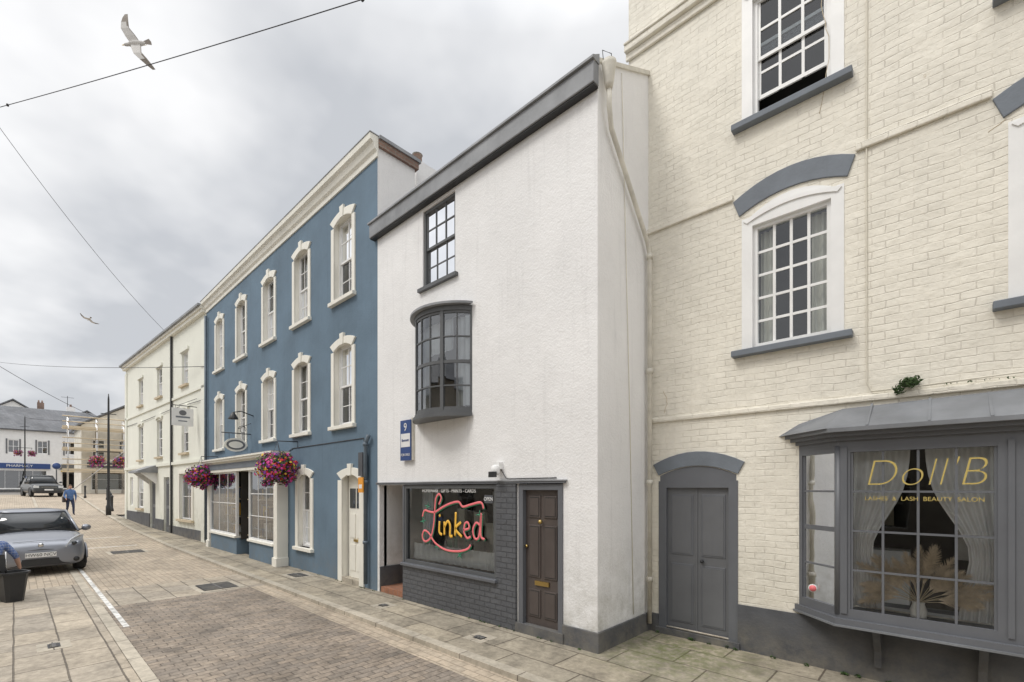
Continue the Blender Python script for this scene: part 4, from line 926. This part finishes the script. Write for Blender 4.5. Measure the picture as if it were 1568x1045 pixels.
def head(o, c, hr=.115):
    x, y, z = c
    prof = [(.02, -.12), (.05, -.11), (.068, -.06), (.078, 0), (.08, .04), (.066, .09), (.03, .115), (.002, .12)]
    rs = [[(x+r*math.cos(t)*.95, y+r*math.sin(t)*1.18+(.012 if hh < -.05 else 0), z+hh) for t in [2*math.pi*k/16 for k in range(16)]] for r, hh in prof]
    o.rings('head', 'skin', rs); o.opts['head'] = 'smooth'
    o.tube('nose', 'skin', [(x, y+.088, z+.02), (x, y+.112, z-.022), (x, y+.09, z-.03)], [.008, .013, .01], 6)
    for s in (-1, 1):
        o.lathe('ears', 'skin', [(.004, -.012), (.024, -.006), (.024, .004), (.004, .01)], (x+s*.078, y-.01, z-.005), 8, 'X'); o.lathe('eyes', 'hair', [(.002, .0), (.01, .003), (.002, .008)], (x+s*.03, y+.084, z+.005), 8, 'Y')
    o.tube('mouth', 'pink', [(x-.022, y+.086, z-.062), (x, y+.093, z-.06), (x+.022, y+.086, z-.062)], .004, 5)
    rs = [[(x+r*math.cos(t), y-.012+r*math.sin(t)*1.2-(.02 if hh < .03 else 0)*(1 if math.sin(t) > .2 else 0)*3, z+hh) for t in [2*math.pi*k/16 for k in range(16)]] for r, hh in ((.072, -.04), (.086, .03), (.084, .07), (.066, .108), (.03, .13), (.002, .134))]
    o.rings('hair', 'hair', rs); o.opts['hair'] = 'smooth'
def body(o, pose, legm='jeans', topm='jacket', sleeve='jacket'):
    J = {k: v for k, v in pose.items()}; E = [('pelvis', 'waist', topm), ('waist', 'chest', topm), ('chest', 'neck0', topm), ('neck0', 'neck', 'skin')]
    for s in 'LR':
        E += [('pelvis', s+'hip', legm), (s+'hip', s+'knee', legm), (s+'knee', s+'ankle', legm), (s+'ankle', s+'toe', 'shoe'), ('chest', s+'sh', topm), (s+'sh', s+'elbow', topm), (s+'elbow', s+'wrist', sleeve)]
        e, w_ = Vector(J[s+'elbow'][0]), Vector(J[s+'wrist'][0]); hand(J, E, s, w_, w_-e, (0, 0, 1) if abs((w_-e).normalized().z) < .7 else (0, 1, 0))
    figure(o, J, E)
P = Obj('pedestrian', (-37.2, 2.2, h(-37.2)-.055), R(-82))
body(P, {'pelvis': ((0, 0, .95), .15), 'waist': ((0, .01, 1.1), .14), 'chest': ((0, .02, 1.32), .165), 'neck0': ((0, .0, 1.47), .07), 'neck': ((0, .015, 1.53), .055),
         'Lhip': ((-.1, 0, .88), .10), 'Lknee': ((-.11, .18, .50), .065), 'Lankle': ((-.11, .20, .09), .045), 'Ltoe': ((-.12, .36, .04), .035),
         'Rhip': ((.1, 0, .88), .10), 'Rknee': ((.11, .02, .48), .065), 'Rankle': ((.11, -.26, .15), .045), 'Rtoe': ((.12, -.14, .045), .035),
         'Lsh': ((-.19, 0, 1.40), .07), 'Lelbow': ((-.27, -.10, 1.13), .05), 'Lwrist': ((-.25, -.02, .90), .032),
         'Rsh': ((.19, 0, 1.40), .07), 'Relbow': ((.27, .05, 1.13), .05), 'Rwrist': ((.23, .24, .98), .032)})
head(P, (0, .03, 1.64)); P.box('bag', 'shoe', .2, .32, -.14, .14, .75, 1.05); P.tube('bag_strap', 'shoe', [(.26, 0, 1.05), (.21, .03, 1.45), (.0, -.13, 1.3)], .012, 5); P.done()

SP = (-12.80, -.32, -.055); SR = R(88)
P = Obj('seated_person', SP, SR)
body(P, {'pelvis': ((0, 0, .58), .15), 'waist': ((0, .02, .72), .145), 'chest': ((0, .10, .92), .165), 'neck0': ((0, .14, 1.06), .07), 'neck': ((0, .17, 1.13), .055),
         'Lhip': ((-.1, .06, .56), .095), 'Lknee': ((-.15, .46, .56), .07), 'Lankle': ((-.15, .50, .10), .045), 'Ltoe': ((-.15, .66, .045), .035),
         'Rhip': ((.1, .06, .56), .095), 'Rknee': ((.13, .46, .56), .07), 'Rankle': ((.13, .50, .10), .045), 'Rtoe': ((.13, .66, .045), .035),
         'Lsh': ((-.19, .11, 1.0), .068), 'Lelbow': ((-.27, .22, .78), .048), 'Lwrist': ((-.18, .44, .70), .032),
         'Rsh': ((.19, .11, 1.0), .07), 'Relbow': ((.33, .12, .78), .050), 'Rwrist': ((.37, .22, .58), .032)}, sleeve='skin', topm='shirt')
head(P, (0, .20, 1.24)); P.done()
ch = Obj('folding_chair', SP, SR)
ch.box('seat', 'black', -.23, .23, -.20, .22, .40, .44); ch.box('seat_back', 'black', -.22, .22, -.27, -.24, .55, .85)
for x in (-.22, .22): ch.tube('legs', 'chrome', [(x, -.28, .9), (x, -.2, .42), (x, .22, .01)], .014, 6); ch.tube('legs', 'chrome', [(x, .2, .42), (x, -.24, .01)], .014, 6)
ch.done()
Rv = Vector((.7315, .6818, 0)); Fv = Vector((-.6818, .7315, 0)); Zv = Vector((0, 0, 1))
tb = Obj('black_tub', (-12.45, -.03, -.055), R(20))
def rsq(a, b_, z): return [(a*sx*(1 if abs(sy) < 1 else .82), b_*sy*(1 if abs(sx) < 1 else .82), z) for sx, sy in ((-1, -.8), (-.82, -1), (.82, -1), (1, -.8), (1, .8), (.82, 1), (-.82, 1), (-1, .8))]
tb.rings('tub', 'black', [rsq(.15, .12, 0), rsq(.21, .17, .50), rsq(.235, .195, .50), rsq(.235, .195, .54), rsq(.20, .165, .54), rsq(.14, .11, .06)]); tb.done()

# ------------------------------------------------------------ gulls
def gull(name, loc, headv, wingv, sc=1.0):
    Y = Vector(wingv).normalized(); X = Vector(headv); X = (X-Y*X.dot(Y)).normalized(); Z = X.cross(Y)
    T = Matrix(((X.x, Y.x, Z.x, loc[0]), (X.y, Y.y, Z.y, loc[1]), (X.z, Y.z, Z.z, loc[2]), (0, 0, 0, 1))) @ Matrix.Scale(sc, 4)
    o = Obj(name, mat4=T)
    o.lathe('body', 'gullw', [(.004, -.24), (.035, -.19), (.065, -.08), (.07, .02), (.055, .10), (.035, .15), (.036, .19), (.03, .22), (.012, .245)], (0, 0, 0), 12, 'X')
    o.lathe('beak', 'fl4', [(.011, .24), (.009, .27), (.001, .295)], (0, 0, -.005), 6, 'X')
    o.poly('tail', 'gullg', [(-.18, -.03, .01), (-.18, .03, .01), (-.34, .08, .012), (-.36, 0, .013), (-.34, -.08, .012)])
    for s in (-1, 1):
        secs = [(.03, .10, -.10, .02, .014), (.15, .13, -.07, .06, .012), (.30, .14, -.02, .09, .009), (.45, .07, -.07, .085, .006), (.58, -.01, -.11, .06, .004), (.68, -.09, -.14, .03, .002)]
        for (i, mt) in ((0, 'gullw'), (3, 'gullg')):
            sl = secs[i:i+4] if i == 0 else secs[3:]
            o.rings('wing_'+('inner' if i == 0 else 'outer'), mt, [[(xf, s*y, z+t), (xf, s*y, z-t*.2), (xb, s*y, z), (xb, s*y, z+t*.4)] for y, xf, xb, z, t in sl])
        o.rings('wing_trailing', 'gullg', [[(xb+.03, s*y, z+.004), (xb-.015, s*y, z+.003), (xb-.015, s*y, z-.002), (xb+.03, s*y, z-.003)] for y, xf, xb, z, t in secs])
    for s in (-1, 1): o.tube('feet', 'fl4', [(-.1, s*.02, -.05), (-.24, s*.02, -.03)], .006, 4)
    o.done()
gull('seagull', (-14.04, 1.95, 12.55), -.88*Rv-.30*Zv-.35*Fv, .42*Rv-.90*Zv+.1*Fv, .97)
gull('seagull', (-48.0, 3.9, 15.0), -Rv-.2*Fv, .5*Rv-.4*Zv+.8*Fv, .9)

# ------------------------------------------------------------ overhead cables
def cable(p, q, sag, r=.012, knots=False):
    o = Obj('overhead_cable'); p, q = Vector(p), Vector(q)
    pts = [p.lerp(q, t/30)-Vector((0, 0, sag*4*(t/30)*(1-t/30))) for t in range(31)]
    o.tube('cable', 'wire', pts, r, 5)
    if knots:
        for k in (3, 4, 22): o.lathe('clamp', 'wire', [(.01, -.05), (.03, -.03), (.03, .03), (.01, .05)], tuple(pts[k]), 6, 'X')
    o.done()
cable((-21.7, -1.1, 13.2), (-2.4, 6.15, 9.9), .12, .009, True)
cable((-18.2, -.6, 12.0), (-24.8, 4.55, 8.75), .30, .007)
cable((-60.4, -1.6, 13.04), (-19.95, 4.78, 6.5), .25, .012); cable((-52.9, -1.4, 11.8), (-61, 5.4, 9.0), .2, .02)
cable((-61, 5.4, 9.0), (-72, .75, 9.6), .3, .02)

# ------------------------------------------------------------ sky, sun, camera
SUN_EL, SUN_AZ = R(52), R(205)
wd = bpy.data.worlds.new('World'); scene.world = wd; wd.use_nodes = True; nt = wd.node_tree; nt.nodes.clear()
out = N(nt, 'ShaderNodeOutputWorld'); bg = N(nt, 'ShaderNodeBackground'); nt.links.new(bg.outputs[0], out.inputs[0])
bg.inputs[1].default_value = .1
sky = N(nt, 'ShaderNodeTexSky', sky_type='NISHITA'); sky.sun_disc = False; sky.sun_elevation = SUN_EL; sky.sun_rotation = SUN_AZ; sky.dust_density = 3
tc = N(nt, 'ShaderNodeTexCoord').outputs['Generated']; sp = N(nt, 'ShaderNodeSeparateXYZ'); nt.links.new(tc, sp.inputs[0])
den = mth(nt, 'ADD', mth(nt, 'MAXIMUM', sp.outputs[2], 0), .30)
cb = N(nt, 'ShaderNodeCombineXYZ'); nt.links.new(mth(nt, 'DIVIDE', sp.outputs[0], den), cb.inputs[0]); nt.links.new(mth(nt, 'DIVIDE', sp.outputs[1], den), cb.inputs[1]); cb.inputs[2].default_value = 1.3
n1 = noise(nt, cb.outputs[0], .9, 5, .5); n2 = noise(nt, cb.outputs[0], 3.0, 4, .55)
f = mth(nt, 'ADD', mth(nt, 'MULTIPLY', n1, .78), mth(nt, 'MULTIPLY', n2, .22))
f = mth(nt, 'ADD', f, mth(nt, 'MULTIPLY', sp.outputs[0], .16))
f = mrange(nt, f, .29, .43, 0, 1)
cl = mixc(nt, f, (6.2, 6.4, 6.75), (10.4, 10.4, 10.45))
zen = mrange(nt, sp.outputs[2], .70, .98, 1.0, 2.8)
cl = mixc(nt, 1.0, cl, grey(nt, zen), 'MULTIPLY')
nt.links.new(mixc(nt, .94, sky.outputs[0], cl), bg.inputs[0])
sl = bpy.data.lights.new('sun', 'SUN'); sl.energy = 1.5; sl.angle = R(18); sl.color = (1, .96, .90)
so = bpy.data.objects.new('sun', sl); COL.objects.link(so)
d = Vector((math.sin(SUN_AZ)*math.cos(SUN_EL), math.cos(SUN_AZ)*math.cos(SUN_EL), math.sin(SUN_EL))); so.rotation_euler = (-d).to_track_quat('-Z', 'Y').to_euler()

cam = bpy.data.cameras.new('camera'); co = bpy.data.objects.new('camera', cam); COL.objects.link(co); scene.camera = co
co.location = (0, 0, 2.0); co.rotation_euler = (R(90), 0, R(42.99)); cam.sensor_width = 36; cam.lens = 16.30; cam.shift_y = .144
cam.clip_start = .05; cam.clip_end = 2000
scene.view_settings.view_transform = 'Standard'; scene.view_settings.look = 'None'; scene.view_settings.exposure = 0
